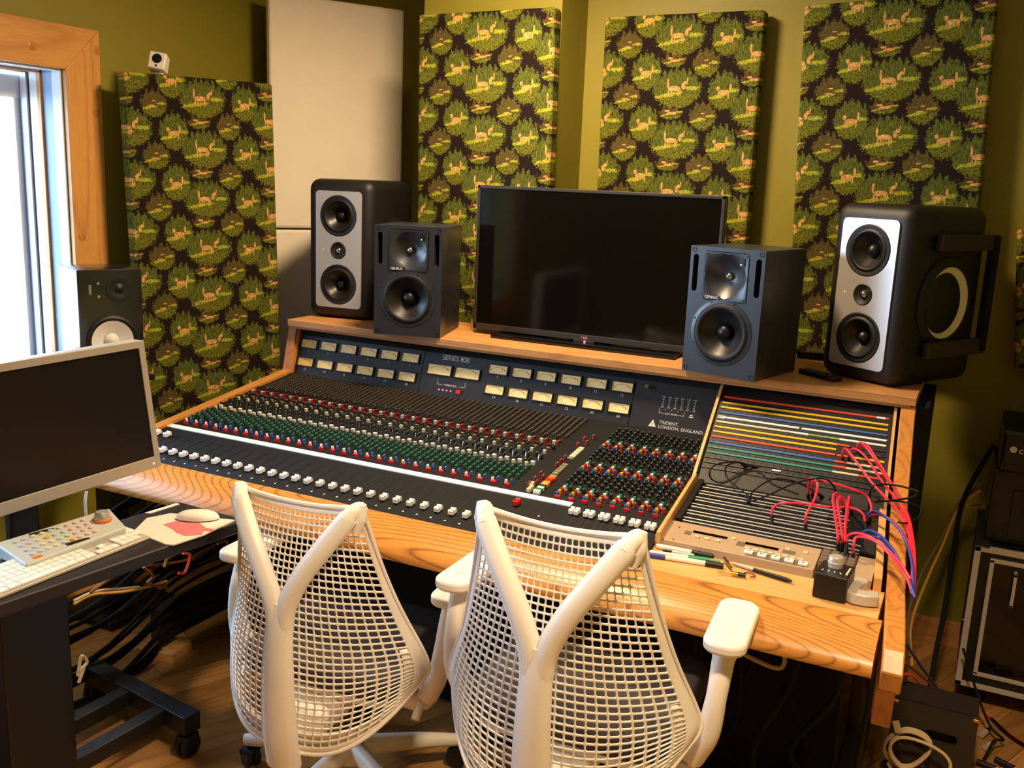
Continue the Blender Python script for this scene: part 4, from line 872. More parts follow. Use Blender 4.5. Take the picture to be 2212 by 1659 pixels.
def active_monitor(loc, rz, label):
    t = thing('studio_monitor', label, 'speaker', loc, rz, 'black two-way studio monitors')
    w, h, d = 0.25, 0.395, 0.29
    MB().bb(-w / 2, w / 2, 0.056, d, 0.0, h).build('cabinet', 'gblue', t, bevel=0.004, local=True)
    holed_baffle(w, h, [(0.0, 0.135, 0.094), [(p[0] - 0.105, p[1] + 0.312) for p in rrect(0.018, 0.115, 0.008)], [(p[0] + 0.105, p[1] + 0.312) for p in rrect(0.018, 0.115, 0.008)], [(p[0], p[1] + 0.308) for p in rrect(0.150, 0.150, 0.012)]], -0.006, 0.058, 'baffle', 'gblue', t, 0.0015)
    for s in (-1, 1): MB().prism([(p[0] + s * 0.105, p[1] + 0.312) for p in rrect(0.018, 0.115, 0.008)], lambda x, z: (x, 0.05, z), lambda x, z: (x, 0.048, z)).build('port_slot', 'rubber', t, smooth=0, local=True)
    # waveguide plate with dished horn
    n = 40; m = MB(); wv = 0.146; rows_ = []
    for k, (f, dep) in enumerate(((1.0, 0.0), (0.93, 0.0), (0.86, 0.003), (0.70, 0.012), (0.50, 0.022), (0.30, 0.029), (0.17, 0.031))):
        ring_ = []
        for i in range(n):
            a = 2 * PI * i / n; c, s_ = math.cos(a), math.sin(a); sq = wv / 2 / max(abs(c), abs(s_)); rr = sq if f > 0.9 else (wv / 2) * f * (1 + (0.06 * (f - 0.3) if f > 0.5 else 0))
            if f > 0.9: rr = sq * f
            ring_.append((rr * c, -0.008 + dep, 0.308 + rr * s_))
        rows_.append(ring_)
    for r_ in rows_: m.v += r_
    for k in range(len(rows_) - 1):
        for i in range(n): m.f.append((k * n + i, k * n + (i + 1) % n, (k + 1) * n + (i + 1) % n, (k + 1) * n + i)); m.mi.append(0)
    wg = m.build('waveguide', 'gblue', t, local=True)
    MB().lathe([(0.013, 0.0), (0.012, 0.006), (0.008, 0.011), (0.0, 0.013)], (0, 0.023, 0.308), (0, -1, 0), 24).build('tweeter_dome', 'chrome', t, local=True)
    MB().lathe([(0.020, 0.0), (0.018, 0.002), (0.013, 0.001)], (0, 0.024, 0.308), (0, -1, 0), 24).build('tweeter_surround', 'rubber', t, local=True)
    cone_driver(t, 0.0, 0.135, 0.088, 'woofer', y=-0.004, ring='gblue', capr=0.30)
    for sx in (-0.112, 0.112):
        for z in (0.012, 0.383): MB().lathe([(0.008, 0), (0.008, 0.001), (0.005, 0.001), (0.004, -0.002), (0, -0.002)], (sx, -0.006, z), (0, -1, 0), 16).build('corner_bolt', 'rubber', t, local=True)
    for a in range(8): MB().lathe([(0.003, 0), (0, 0.001)], (0.099 * math.cos(a * PI / 4 + .4), -0.0095, 0.135 + 0.099 * math.sin(a * PI / 4 + .4)), (0, -1, 0), 8).build('driver_screw', 'rubber', t, local=True)
    for sx, z in ((-0.066, 0.374), (0.066, 0.374), (-0.066, 0.242), (0.066, 0.242)): MB().lathe([(0.0038, 0), (0, 0.001)], (sx, -0.0085, z), (0, -1, 0), 8).build('plate_screw', 'rubber', t, local=True)
    MB().box((0.052, -0.0085, 0.355), (0.017, 0.002, 0.024)).build('led_window', 'black', t, local=True)
    MB().lathe([(0.0022, 0), (0, 0.001)], (0.049, -0.0097, 0.349), (0, -1, 0), 8).build('power_led', 'ledgreen', t, local=True)
    link('badge_lettering', text_mesh('GENELEC', 0.0125, 'text', space=0.9), t, local=True, loc=(-0.040, -0.0090, 0.2415), rot=(PI / 2, 0, 0))
    MB().box((-0.040, -0.0075, 0.2415), (0.058, 0.001, 0.013)).build('badge', 'black', t, local=True)
    return t
active_monitor((1.7248, -0.0448, Z0 + 0.001), math.radians(-13.4), 'black studio monitor catching blue window light, right of the television')
active_monitor((0.5739, -0.0312, Z0 + 0.001), math.radians(16.2), 'dark black studio monitor left of the television, green light lit')

def tower_monitor(loc, rz, label, guard):
    t = thing('three_way_monitor', label, 'speaker', loc, rz, 'rounded black monitors with silver fronts')
    w, h, d = 0.286, 0.545, 0.40
    cb = MB().bb(-w / 2, w / 2, 0.0, d, 0.0, h).build('cabinet', 'blackpaint', t, bevel=0.042, seg=5, local=True)
    carve(cb, [((0, 0, 0.405), (0, 1, 0), 0.0655, 0.05), ((0, 0, 0.137), (0, 1, 0), 0.0655, 0.05)])
    holed_baffle([(p[0], p[1] + h / 2) for p in rrect(0.198, 0.455, 0.016)], 0, [(0, 0.405, 0.0795), (0, h / 2 - 0.002, 0.034), (0, 0.137, 0.0795)], -0.006, 0.004, 'front_plate', 'silver', t, 0.001)
    for z, nm in ((0.405, 'upper_midrange'), (0.137, 'lower_midrange')):
        MB().lathe([(0.0795, 0.006), (0.076, 0.008), (0.066, 0.006), (0.066, 0.0)], (0, 0, z), (0, -1, 0), 40).build(nm + '_frame', 'rubber', t, local=True)
        cone_driver(t, 0, z, 0.064, nm, y=-0.001, deep=0.45, capr=0.33)
        for a in range(6): MB().lathe([(0.0028, 0), (0, 0.001)], (0.072 * math.cos(a * PI / 3 + .5), -0.0075, z + 0.072 * math.sin(a * PI / 3 + .5)), (0, -1, 0), 8).build('driver_screw', 'darkmetal', t, local=True)
    MB().lathe([(0.034, 0.006), (0.031, 0.008), (0.022, 0.003), (0.012, 0.0)], (0, 0, h / 2 - 0.002), (0, -1, 0), 32).build('tweeter_frame', 'rubber', t, local=True)
    MB().lathe([(0.013, 0.0), (0.011, 0.006), (0.006, 0.010), (0.0, 0.011)], (0, 0, h / 2 - 0.002), (0, -1, 0), 20).build('tweeter_dome', 'chrome', t, local=True)
    MB().lathe([(0.0015, 0), (0, 0.001)], (-0.066, -0.0065, h / 2), (0, -1, 0), 8).build('power_led', 'ledwhite', t, local=True)
    for s in (-1, 1):
        q = (s * (w / 2 + 0.0005), 0.20, h * 0.47); ax = (s, 0, 0)
        MB().lathe([(0.142, 0), (0.142, 0.004), (0.130, 0.012), (0.112, 0.012), (0.110, 0.0)], q, ax, 40).build('side_woofer_frame', 'rubber', t, local=True)
        MB().lathe([(0.110, 0.008), (0.092, 0.006), (0.078, 0.001)], q, ax, 40).build('side_woofer_ring', 'paper', t, local=True)
        MB().lathe([(0.094, 0.006), (0.088, 0.010), (0.03, 0.012), (0.0, 0.012)], (q[0], q[1] - 0.022, q[2]), ax, 40).build('side_woofer_cap', 'rubber', t, local=True)
    if guard:
        xg = w / 2 + 0.020
        for z in (0.115, 0.44): MB().box((xg, 0.255, z), (0.022, 0.30, 0.05)).build('side_bracket', 'rackwood', t, smooth=0, bevel=0.003, local=True)
        MB().box((xg + 0.004, 0.39, 0.28), (0.026, 0.028, 0.36)).build('bracket_post', 'blackmat', t, smooth=0, bevel=0.003, local=True)
    return t
def face_at(a, b, z, inset=0.0):
    A, B = Vector(a), Vector(b); c = (A + B) / 2; r = math.atan2(B.y - A.y, B.x - A.x); return c, r
tower_monitor((0.143, 0.140, Z0 + 0.001), math.radians(8.0), 'tall rounded black monitor with silver front, at the left end of the shelf', False)
tower_monitor((2.105, 0.150, Z0 + 0.001), math.radians(-30.0), 'tall rounded black monitor with bright silver front, at the right end of the shelf', True)

# small speaker with a white cone by the window
ns = thing('white_cone_speaker', 'black bookshelf speaker with white woofer cone behind the left computer screen', 'speaker', (-0.284 + 0.1075 * math.cos(math.radians(67)), -0.734 + 0.1075 * math.sin(math.radians(67)), 0.885), math.radians(67))
carve(MB().bb(-0.1075, 0.1075, 0, 0.199, 0, 0.382).build('cabinet', 'gloss', ns, bevel=0.003, local=True), [((0, 0, 0.135), (0, 1, 0), 0.0705, 0.03)])
MB().lathe([(0.088, 0), (0.088, 0.005), (0.080, 0.009), (0.070, 0.004)], (0, 0, 0.135), (0, -1, 0), 36).build('woofer_surround', 'rubber', ns, local=True)
MB().lathe([(0.071, 0.005), (0.045, -0.004), (0.026, -0.010)], (0, 0, 0.135), (0, -1, 0), 36).build('woofer_cone', 'paper', ns, local=True)
MB().lathe([(0.026, -0.008), (0.020, 0.0), (0.0, 0.005)], (0, 0, 0.135), (0, -1, 0), 24).build('woofer_dust_cap', 'paper', ns, local=True)
MB().lathe([(0.045, 0), (0.045, 0.003), (0.034, 0.004), (0.018, -0.001), (0.012, 0.004), (0, 0.008)], (0.030, 0, 0.315), (0, -1, 0), 28).build('tweeter', 'rubber', ns, local=True)
for z in (0.335, 0.29): MB().lathe([(0.006, 0), (0.005, 0.003), (0.002, 0.003), (0, 0.002)], (-0.040, 0, z), (0, -1, 0), 12).build('badge_stud', 'chrome', ns, local=True)
MB().box((-0.066, -0.0004, 0.315), (0.009, 0.001, 0.034)).build('faded_badge', 'greycap', ns, local=True)
st = thing('speaker_stand', 'black pillar stand under the white-coned speaker beside the window', 'speaker stand', (-0.33, -0.60, 0))
MB().bb(-0.42, -0.20, -0.72, -0.49, 0.865, 0.884).build('top_plate', 'black', st, smooth=0, bevel=0.003)
MB().bb(-0.35, -0.27, -0.65, -0.57, 0.03, 0.865).build('pillar', 'black', st, smooth=0, bevel=0.006)
MB().bb(-0.47, -0.17, -0.76, -0.46, 0.0, 0.03).build('base_plate', 'black', st, smooth=0, bevel=0.004)

# ------------------------------------------------------------ television
tv = thing('television', 'large flat black television standing on the console shelf', 'television', (1.183, 0.24, Z0))
x0, x1, z0_, z1 = 0.724, 1.642, 1.068, 1.598
MB().bb(x0, x1, 0.20, 0.235, z0_, z1).build('case', 'black', tv, smooth=0, bevel=0.004)
MB().bb(x0 + 0.012, x1 - 0.012, 0.1975, 0.2015, z0_ + 0.024, z1 - 0.012).build('screen', 'screen', tv, smooth=0)
for (a, b, c, d) in ((x0, x1, z1 - 0.011, z1), (x0, x1, z0_, z0_ + 0.022), (x0, x0 + 0.011, z0_, z1), (x1 - 0.011, x1, z0_, z1)):
    MB().bb(a, b, 0.195, 0.203, c, d).build('bezel', 'darkmetal', tv, smooth=0, bevel=0.0015)
MB().bb(1.135, 1.215, 0.194, 0.2035, z0_ - 0.008, z0_ + 0.004).build('sensor_bar', 'darkmetal', tv, smooth=0, bevel=0.002)
MB().lathe([(0.004, 0), (0, 0.002)], (1.178, 0.194, z0_ - 0.002), (0, -1, 0), 8).build('standby_led', 'ledred', tv)
link('maker_badge', text_mesh('LG', 0.012), tv, loc=(1.180, 0.1945, z0_ + 0.0115), rot=(PI / 2, 0, 0))
MB().lathe([(0.005, 0), (0.004, 0.0008), (0, 0.0008)], (1.166, 0.1955, z0_ + 0.0115), (0, -1, 0), 12).build('maker_emblem', 'redink', tv)
MB().bb(1.10, 1.26, 0.215, 0.26, Z0 + 0.012, 1.14).build('neck', 'black', tv, smooth=0, bevel=0.004)
MB().bb(0.83, 1.53, 0.13, 0.40, Z0 + 0.0005, Z0 + 0.014).build('base', 'screen', tv, smooth=0, bevel=0.005)

# ------------------------------------------------------------ computer desk on the left
dk = thing('computer_desk', 'narrow black rolling computer desk at the left edge', 'desk', (0.60, -1.65, 0))
DZ = 0.740
dtop = [(0.722, -2.05), (0.802, -1.165), (0.570, -1.150), (0.47, -2.05)]
dtop = [(0.700, -2.06), (0.808, -1.16), (0.572, -1.148), (0.46, -2.06)]
MB().prism(dtop, lambda x, y: (x, y, DZ - 0.032), lambda x, y: (x, y, DZ)).build('desk_top', 'desk', dk, smooth=0, bevel=0.005, seg=3)
MB().bb(0.44, 0.58, -1.69, -1.515, 0.10, DZ - 0.032).build('pedestal', 'black', dk, smooth=0, bevel=0.004)
def beam(a, b, w, h, mt='black', nm='foot_beam'):
    a, b = Vector(a), Vector(b); d = (b - a); L = d.length; R = Matrix.Rotation(math.atan2(d.y, d.x), 3, 'Z')
    return MB().box((a + b) / 2, (L, w, h), R=R).build(nm, mt, dk, smooth=0, bevel=0.003)
beam((0.13, -1.10, 0.10), (0.61, -1.165, 0.10), 0.055, 0.055, 'blackpaint')
beam((0.46, -1.98, 0.10), (0.50, -1.16, 0.10), 0.045, 0.045, 'blackpaint'); beam((0.30, -1.96, 0.10), (0.34, -1.14, 0.10), 0.045, 0.045, 'blackpaint')
beam((0.10, -2.00, 0.10), (0.58, -2.06, 0.10), 0.055, 0.055, 'blackpaint')
def caster(x, y, parent, r=0.034, local=False, rz=0.0, mt='rubber', top=0.072):
    m = MB(); c, s_ = math.cos(rz), math.sin(rz)
    for k in (-0.012, 0.012): m.lathe([(0, -0.008), (r * 0.9, -0.008), (r, -0.004), (r, 0.004), (r * 0.9, 0.008), (0, 0.008)], (x + c * k, y + s_ * k, r), (c, s_, 0), 20)
    m.cyl((x, y, r), (x, y, top), 0.010, n=10); m.box((x, y, r * 1.75), (0.038, 0.05, 0.012)); return m.build('caster', mt, parent, local=local)
caster(0.592, -1.168, dk); caster(0.15, -1.10, dk); caster(0.565, -2.055, dk); caster(0.12, -2.0, dk)
# display
ds = thing('computer_display', 'wide aluminium-framed computer display with dark screen at the left edge', 'monitor', (0.42, -1.36, DZ))
def disp(y, z, out=0.0):    # display plane, leaning back slightly
    return Vector((0.415 + (z - 0.96) * -0.02 + out, y, z))
dy0, dy1, dz0, dz1 = -1.64, -1.058, 0.790, 1.156
tl = math.radians(3.5)
RD = Matrix.Rotation(tl, 3, 'X')
def dpoint(y, z): return Vector((0.412, y - (z - dz0) * 0.125, z))
dsh = 0.125
def dprism(y0, y1, z0, z1, xa, xb, name, mt, bev=0.003):
    pts = [(y0 - (z0 - dz0) * dsh * 0, z0), (y1, z0), (y1, z1), (y0, z1)]
    return MB().prism(pts, lambda y, z: (xa, y - (z - dz0) * dsh, z), lambda y, z: (xb, y - (z - dz0) * dsh, z)).build(name, mt, ds, smooth=0, bevel=bev)
dprism(dy0, dy1, dz0, dz1, 0.375, 0.410, 'display_case', 'alu', 0.006)
dprism(dy0 + 0.02, dy1 - 0.02, dz0 + 0.033, dz1 - 0.020, 0.4095, 0.4115, 'screen', 'lcd', 0)
for (a, b, c, d) in ((dy0, dy1, dz1 - 0.020, dz1), (dy0, dy1, dz0, dz0 + 0.033), (dy0, dy0 + 0.02, dz0 + 0.033, dz1 - 0.02), (dy1 - 0.02, dy1, dz0 + 0.033, dz1 - 0.02)):
    dprism(a, b, c, d, 0.409, 0.4145, 'bezel', 'alu', 0.0012)
MB().lathe([(0.003, 0), (0, 0.001)], (0.4146, dy1 - 0.028, dz0 + 0.014), (1, 0, 0), 10).build('power_led', 'ledwhite', ds)
MB().bb(0.345, 0.376, -1.50, -1.40, 0.80, 1.0).build('stand_arm', 'black', ds, smooth=0, bevel=0.01)
MB().bb(0.345, 0.372, -1.50, -1.42, 0.64, 0.80).build('stand_leg', 'black', ds, smooth=0, bevel=0.006)
bk = thing('display_shelf', 'black shelf bracket behind the desk carrying the display', 'shelf', (0.36, -1.5, 0.0))
MB().bb(0.30, 0.41, -1.62, -1.36, 0.615, 0.64).build('shelf_board', 'black', bk, smooth=0, bevel=0.003)
MB().bb(0.33, 0.39, -1.62, -1.56, 0.0, 0.615).build('shelf_post', 'black', bk, smooth=0, bevel=0.003)
# keyboard
kb = thing('computer_keyboard', 'white flat computer keyboard along the front of the black desk', 'keyboard', (0.655, -1.60, DZ))
kx0, kx1, ky1 = 0.590, 0.714, -1.383; ky0 = ky1 - 0.43
kz = lambda x: DZ + 0.006 + (kx1 - x) * 0.06
kbb = MB().prism([(kx0, DZ + 0.001), (kx1, DZ + 0.001), (kx1, DZ + 0.007), (kx0, DZ + 0.014)], lambda x, z: (x, ky0, z), lambda x, z: (x, ky1, z)).build('keyboard_base', 'alu', kb, smooth=0, bevel=0.0015)
def key(y, r_, wy, wx=0.0172):
    x = kx0 + 0.011 + r_ * 0.0196
    MB().box((x, y, kz(x) + 0.004), (wx, wy, 0.004), R=Matrix.Rotation(0.06, 3, 'Y')).build('keycap', 'cap', kbb, smooth=0)
for r_ in range(6):
    n = 4; y = ky1 - 0.012
    for i in range(4):
        if r_ == 0 and i > 2: pass
        if r_ == 5 and i == 0: continue
        key(y - 0.0192 * i, r_, 0.0176)
    for i in range(3):
        if r_ in (3,): continue
        if r_ == 4 and i != 1: continue
        key(y - 0.083 - 0.0192 * i, r_, 0.0176)
    yy0 = y - 0.147; off = (0, 0, .004, .009, .014, 0)[r_]
    if r_ < 5:
        for i in range(15): key(yy0 - 0.0190 * i - 0.002, r_, 0.0172)
    else:
        for i, (w_, c_) in enumerate(((0.024, 0.004), (0.019, 0.028), (0.024, 0.052), (0.115, 0.124), (0.024, 0.196), (0.02, 0.221), (0.024, 0.246))): key(yy0 - c_, r_, w_)
# audio controller with coloured keys and a knob
ct = thing('audio_control_surface', 'grey sloped control surface with pastel keys and orange-ringed knob behind the keyboard', 'control surface', (0.60, -1.53, DZ))
ca, cb_ = Vector((0.655, -1.66, 0)), Vector((0.640, -1.395, 0)); 
P4 = [Vector((0.515, -1.645, 0)), Vector((0.560, -1.368, 0)), Vector((0.668, -1.412, 0)), Vector((0.648, -1.668, 0))]
zt = [0.776, 0.786, 0.772, 0.762]
m = MB(); m.add([(p.x, p.y, DZ + 0.002) for p in P4] + [(p.x, p.y, z) for p, z in zip(P4, zt)], [(0, 1, 2, 3), (4, 5, 6, 7), (0, 1, 5, 4), (1, 2, 6, 5), (2, 3, 7, 6), (3, 0, 4, 7)])
m.build('case', 'lightgrey', ct, smooth=0, bevel=0.006, seg=3)
def onc(u, v):
    a = P4[0].lerp(P4[1], u); b = P4[3].lerp(P4[2], u); p = a.lerp(b, v); z = (zt[0] * (1 - u) + zt[1] * u) * (1 - v) + (zt[3] * (1 - u) + zt[2] * u) * v; return Vector((p.x, p.y, z))
pale = [mat('pastel_key_%s' % n_, c_, 0.4, var=0.03) for n_, c_ in (('rose', (226, 190, 180)), ('mint', (190, 206, 186)), ('lilac', (192, 198, 214)), ('lemon', (218, 214, 176)))]
for i in range(9):
    for j in range(4):
        mt = pale[0] if i > 5 else pale[1] if i > 3 else pale[2] if i < 2 else pale[3]
        if (i, j) in ((3, 1), (5, 3)): mt = M['yellow']
        MB().lathe([(0.0062, -0.002), (0.006, 0.003), (0.004, 0.004), (0, 0.004)], onc(0.12 + 0.075 * i, 0.2 + 0.19 * j), (0, 0, 1), 10).build('round_key', mt, ct)
kp = onc(0.86, 0.42)
MB().lathe([(0.022, -0.002), (0.022, 0.004), (0.019, 0.005)], kp, (0, 0, 1), 24).build('knob_ring', 'orange', ct)
MB().lathe([(0.019, 0.004), (0.017, 0.016), (0.014, 0.022), (0, 0.022)], kp, (0, 0, 1), 24).build('knob', 'silver', ct)
for u, v in ((0.36, 0.12), (0.52, 0.88)):
    p = onc(u, v); MB().box(p, (0.012, 0.055, 0.002), R=Matrix.Rotation(math.radians(-9), 3, 'Z')).build('label_window', 'black', ct, smooth=0)
MB().box(onc(0.13, 0.90), (0.010, 0.02, 0.004), R=Matrix.Rotation(math.radians(-9), 3, 'Z')).build('orange_key', 'orange', ct, smooth=0)
# mouse pad, mouse
pad = [(0.606, -1.288), (0.800, -1.192), (0.807, -1.30), (0.796, -1.392), (0.640, -1.374)]
mp = thing('mouse_pad', 'white mouse pad with a pink-red print next to the keyboard', 'mouse pad', (0.71, -1.30, DZ))
MB().prism([(0.602, -1.29), (0.625, -1.232), (0.795, -1.182), (0.803, -1.30), (0.79, -1.385), (0.77, -1.392), (0.645, -1.372)], lambda x, y: (x, y, DZ), lambda x, y: (x, y, DZ + 0.003)).build('pad', 'white', mp, smooth=0)
blob = []
for px_, py_ in ((352, 1133), (385, 1124), (430, 1128), (445, 1140), (462, 1143), (460, 1148), (440, 1147), (436, 1155), (400, 1158), (380, 1150), (372, 1143)):
    q = at(px_, py_, z=DZ + 0.0034); blob.append(q)
MB().add(blob, [tuple(range(len(blob)))]).build('print', 'redpaint', mp, smooth=0)
mo = thing('computer_mouse', 'white low computer mouse on the mouse pad', 'mouse', (0.712, -1.226, DZ + 0.003), math.radians(30))
m = MB(); nu, nv = 16, 6
vs_ = []
for j in range(nv + 1):
    ph = PI / 2 * j / nv
    for i in range(nu):
        a = 2 * PI * i / nu; vs_.append((0.055 * math.cos(a) * math.cos(ph) ** 0.7, 0.029 * math.sin(a) * math.cos(ph) ** 0.7, 0.003 + 0.020 * math.sin(ph)))
m.add(vs_, [(j * nu + i, j * nu + (i + 1) % nu, (j + 1) * nu + (i + 1) % nu, (j + 1) * nu + i) for j in range(nv) for i in range(nu)])
m.build('mouse_shell', 'cap', mo, smooth=80, local=True)
MB().lathe([(0.027, 0.0), (0.027, 0.003)], (0, 0, 0), (0, 0, 1), 20).build('mouse_foot', 'greycap', mo, local=True)
tag(MB().prism([(0.566, -1.262), (0.578, -1.165), (0.590, -1.166), (0.580, -1.258)], lambda x, y: (x, y, DZ), lambda x, y: (x, y, DZ + 0.002)).build('paper_strip', 'strip', smooth=0), 'white paper strip along the rear edge of the black desk', 'paper strip')
# ------------------------------------------------------------ office chairs with open net backs
def lerp_tab(tab, t):
    for (a, va), (b, vb) in zip(tab, tab[1:]):
        if t <= b:
            u = (t - a) / (b - a); u = u; return va + (vb - va) * u
    return tab[-1][1]
def smooth_tab(tab, t):
    "monotone-ish cubic through the table"
    xs_ = [p[0] for p in tab]; ys_ = [p[1] for p in tab]
    for i in range(len(tab) - 1):
        if t <= xs_[i + 1] or i == len(tab) - 2:
            h_ = xs_[i + 1] - xs_[i]; u = (t - xs_[i]) / h_
            m0 = (ys_[i + 1] - ys_[max(i - 1, 0)]) / (xs_[i + 1] - xs_[max(i - 1, 0)]); m1 = (ys_[min(i + 2, len(tab) - 1)] - ys_[i]) / (xs_[min(i + 2, len(tab) - 1)] - xs_[i])
            return (2 * u ** 3 - 3 * u ** 2 + 1) * ys_[i] + (u ** 3 - 2 * u ** 2 + u) * h_ * m0 + (-2 * u ** 3 + 3 * u ** 2) * ys_[i + 1] + (u ** 3 - u ** 2) * h_ * m1
TW = [(0, .262), (.18, .282), (.36, .275), (.55, .236), (.78, .196), (1, .166)]
TZE = [(0, .43), (.18, .465), (.36, .50), (.55, .60), (.78, .745), (1, .895)]
TYM = [(0, -.278), (.3, -.272), (.7, -.255), (1, -.222)]
TYE = [(0, -.13), (.2, -.105), (.4, -.105), (.7, -.165), (1, -.222)]
def netS(s_, t):
    w_ = smooth_tab(TW, t); zc = 0.285 + 0.61 * t; ze = smooth_tab(TZE, t); ym = smooth_tab(TYM, t); ye = smooth_tab(TYE, t)
    p = 3.0 - 1.0 * t; a = abs(s_)
    z = zc + (ze - zc) * a ** p
    if t > 0.7: z -= 0.016 * (t - 0.7) / 0.3 * (1 - a * a)
    return Vector((w_ * s_, ym + (ye - ym) * a ** (p * 0.95), z))
def net_mesh():
    NS_, NTT = 27, 37; t0, t1 = 0.0, 1.0; m = MB()
    key = {}
    def vid(s_, t):
        k = (round(s_, 5), round(t, 5))
        if k not in key: key[k] = len(m.v); m.v.append(tuple(netS(s_, t)))
        return key[k]
    for j in range(NTT):
        for i in range(NS_):
            a0, a1 = -1 + 2 * i / NS_, -1 + 2 * (i + 1) / NS_; b0, b1 = j / NTT, (j + 1) / NTT
            rim = i == 0 or i == NS_ - 1 or j == 0 or j == NTT - 1
            c = [vid(a0, b0), vid(a1, b0), vid(a1, b1), vid(a0, b1)]
            if rim: m.f.append(tuple(c)); m.mi.append(0); continue
            fs, ft = 0.085, 0.12
            da, db = (a1 - a0), (b1 - b0)
            A0, A1, B0, B1 = a0 + da * fs, a1 - da * fs, b0 + db * ft, b1 - db * ft; ca, cb2 = da * 0.12, db * 0.16
            inn = [vid(A0 + ca, B0), vid(A1 - ca, B0), vid(A1, B0 + cb2), vid(A1, B1 - cb2), vid(A1 - ca, B1), vid(A0 + ca, B1), vid(A0, B1 - cb2), vid(A0, B0 + cb2)]
            for q in ((c[0], c[1], inn[1], inn[0]), (c[1], inn[2], inn[1]), (c[1], c[2], inn[3], inn[2]), (c[2], inn[4], inn[3]), (c[2], c[3], inn[5], inn[4]), (c[3], inn[6], inn[5]), (c[3], c[0], inn[7], inn[6]), (c[0], inn[0], inn[7])):
                m.f.append(q); m.mi.append(0)
    return m.mesh('net_back', ['chairwhite'], 60)
def patch(f, u0, u1, v0, v1, nu, nv, off):
    m = MB()
    for j in range(nv + 1):
        for i in range(nu + 1):
            m.v.append(tuple(f(u0 + (u1 - u0) * i / nu, v0 + (v1 - v0) * j / nv) + Vector(off)))
    m.add([], [])
    for j in range(nv):
        for i in range(nu): m.f.append((j * (nu + 1) + i, j * (nu + 1) + i + 1, (j + 1) * (nu + 1) + i + 1, (j + 1) * (nu + 1) + i)); m.mi.append(0)
    return m
NET = net_mesh()
def solid(o, th, off=0.0):
    q = o.modifiers.new('solid', 'SOLIDIFY'); q.thickness = th; q.offset = off; return o
def office_chair(loc, rz, lift, label, base_rz):
    t = thing('office_chair', label, 'chair', loc, rz, 'white net-backed office chairs')
    Lz = Vector((0, 0, lift))
    def B(mb, name, mt='chairwhite', par=None, **kw):
        mb.v = [(v[0], v[1], v[2] + lift) for v in mb.v]; return mb.build(name, mt, par or t, local=True, **kw)
    o = link('net_back', NET, t, local=True, loc=(0, 0, lift)); solid(o, 0.0032)
    # rim tube around the net
    rim = [netS(-1, k / 14) for k in range(15)] ; rimr = [netS(1, k / 14) for k in range(15)]
    bot = [netS(-1 + k / 12, 0) for k in range(25)]; top = [netS(-1 + k / 8, 1) for k in range(17)]
    B(MB().tube(bot, 0.0055, 8, smooth=2), 'bottom_rim'); B(MB().tube(top, 0.006, 8, smooth=2), 'top_rim')
    for r_ in (rim, rimr): B(MB().tube(r_, 0.005, 8, smooth=2), 'side_rim')
    solid(B(patch(netS, -0.96, 0.96, 0.01, 0.085, 30, 4, (0, 0.007, 0.0)), 'lower_backing', smooth=60), 0.003)
    for s_ in (-1, 1): solid(B(patch(netS, s_ * 0.86, s_ * 0.985, 0.05, 0.42, 4, 14, (0, 0.006, 0.0)), 'side_backing', smooth=60), 0.003)
    # Y tower
    yj = Vector((0, -0.292, 0.655))
    B(MB().tube([(0, -0.288, 0.255), (0, -0.302, 0.34), (0, -0.306, 0.47), (0, -0.303, 0.58), (0, -0.295, 0.665)], 0.03, 14, smooth=5, rs=[0.046, 0.044, 0.039, 0.035, 0.033], flat=0.60, up=(1, 0, 0)), 'tower_spine', smooth=70)
    for s_ in (-1, 1):
        B(MB().tube([(s_ * 0.012, -0.300, 0.60), (s_ * 0.018, -0.298, 0.66), (s_ * 0.052, -0.290, 0.735), (s_ * 0.098, -0.272, 0.805), (s_ * 0.134, -0.252, 0.858), (s_ * 0.146, -0.244, 0.876)], 0.022, 14, smooth=5, rs=[0.022, 0.024, 0.024, 0.024, 0.0235, 0.022], flat=0.85, up=(1, 0, 0)), 'tower_arm', smooth=70)
        m = MB()
        m.tube([(s_ * 0.140, -0.250, 0.868), (s_ * 0.150, -0.236, 0.884), (s_ * 0.158, -0.222, 0.890), (s_ * 0.160, -0.205, 0.880)], 0.018, 12, smooth=4, rs=[0.019, 0.018, 0.017, 0.012], up=(1, 0, 0))
        m.tube([(s_ * 0.163, -0.222, 0.902), (s_ * 0.161, -0.224, 0.87), (s_ * 0.155, -0.232, 0.835)], 0.014, 12, smooth=4, rs=[0.012, 0.017, 0.009], up=(1, 0, 0))
        B(m, 'corner_bracket', smooth=70)
        # arm: post and pad
        ap = B(MB().tube([(s_ * 0.262, -0.06, 0.375), (s_ * 0.290, -0.065, 0.44), (s_ * 0.300, -0.06, 0.52), (s_ * 0.302, -0.03, 0.59), (s_ * 0.303, 0.0, 0.622)], 0.024, 12, smooth=5, rs=[0.026, 0.025, 0.021, 0.023, 0.036], flat=1.15, up=(1, 0, 0)), 'arm_post', smooth=70)
        pd_ = rrect(0.088, 0.245, 0.036, 6)
        B(MB().prism([(s_ * 0.303 + p[0] - s_ * 0.004 * p[1] / .12, 0.035 + p[1]) for p in pd_], lambda x, y: (x, y, 0.622), lambda x, y: (x, y, 0.648)), 'arm_pad', par=ap, smooth=50, bevel=0.008, seg=3)
        B(MB().tube([(s_ * 0.262, -0.06, 0.40), (s_ * 0.235, -0.04, 0.345), (s_ * 0.12, 0.0, 0.325)], 0.03, 10, smooth=5, rs=[0.024, 0.026, 0.03], up=(0, 1, 0)), 'arm_yoke', smooth=70)
        B(MB().cyl((s_ * 0.25, -0.105, 0.33), (s_ * 0.25, -0.075, 0.36), 0.011, 0.013, 10), 'arm_button', par=ap)
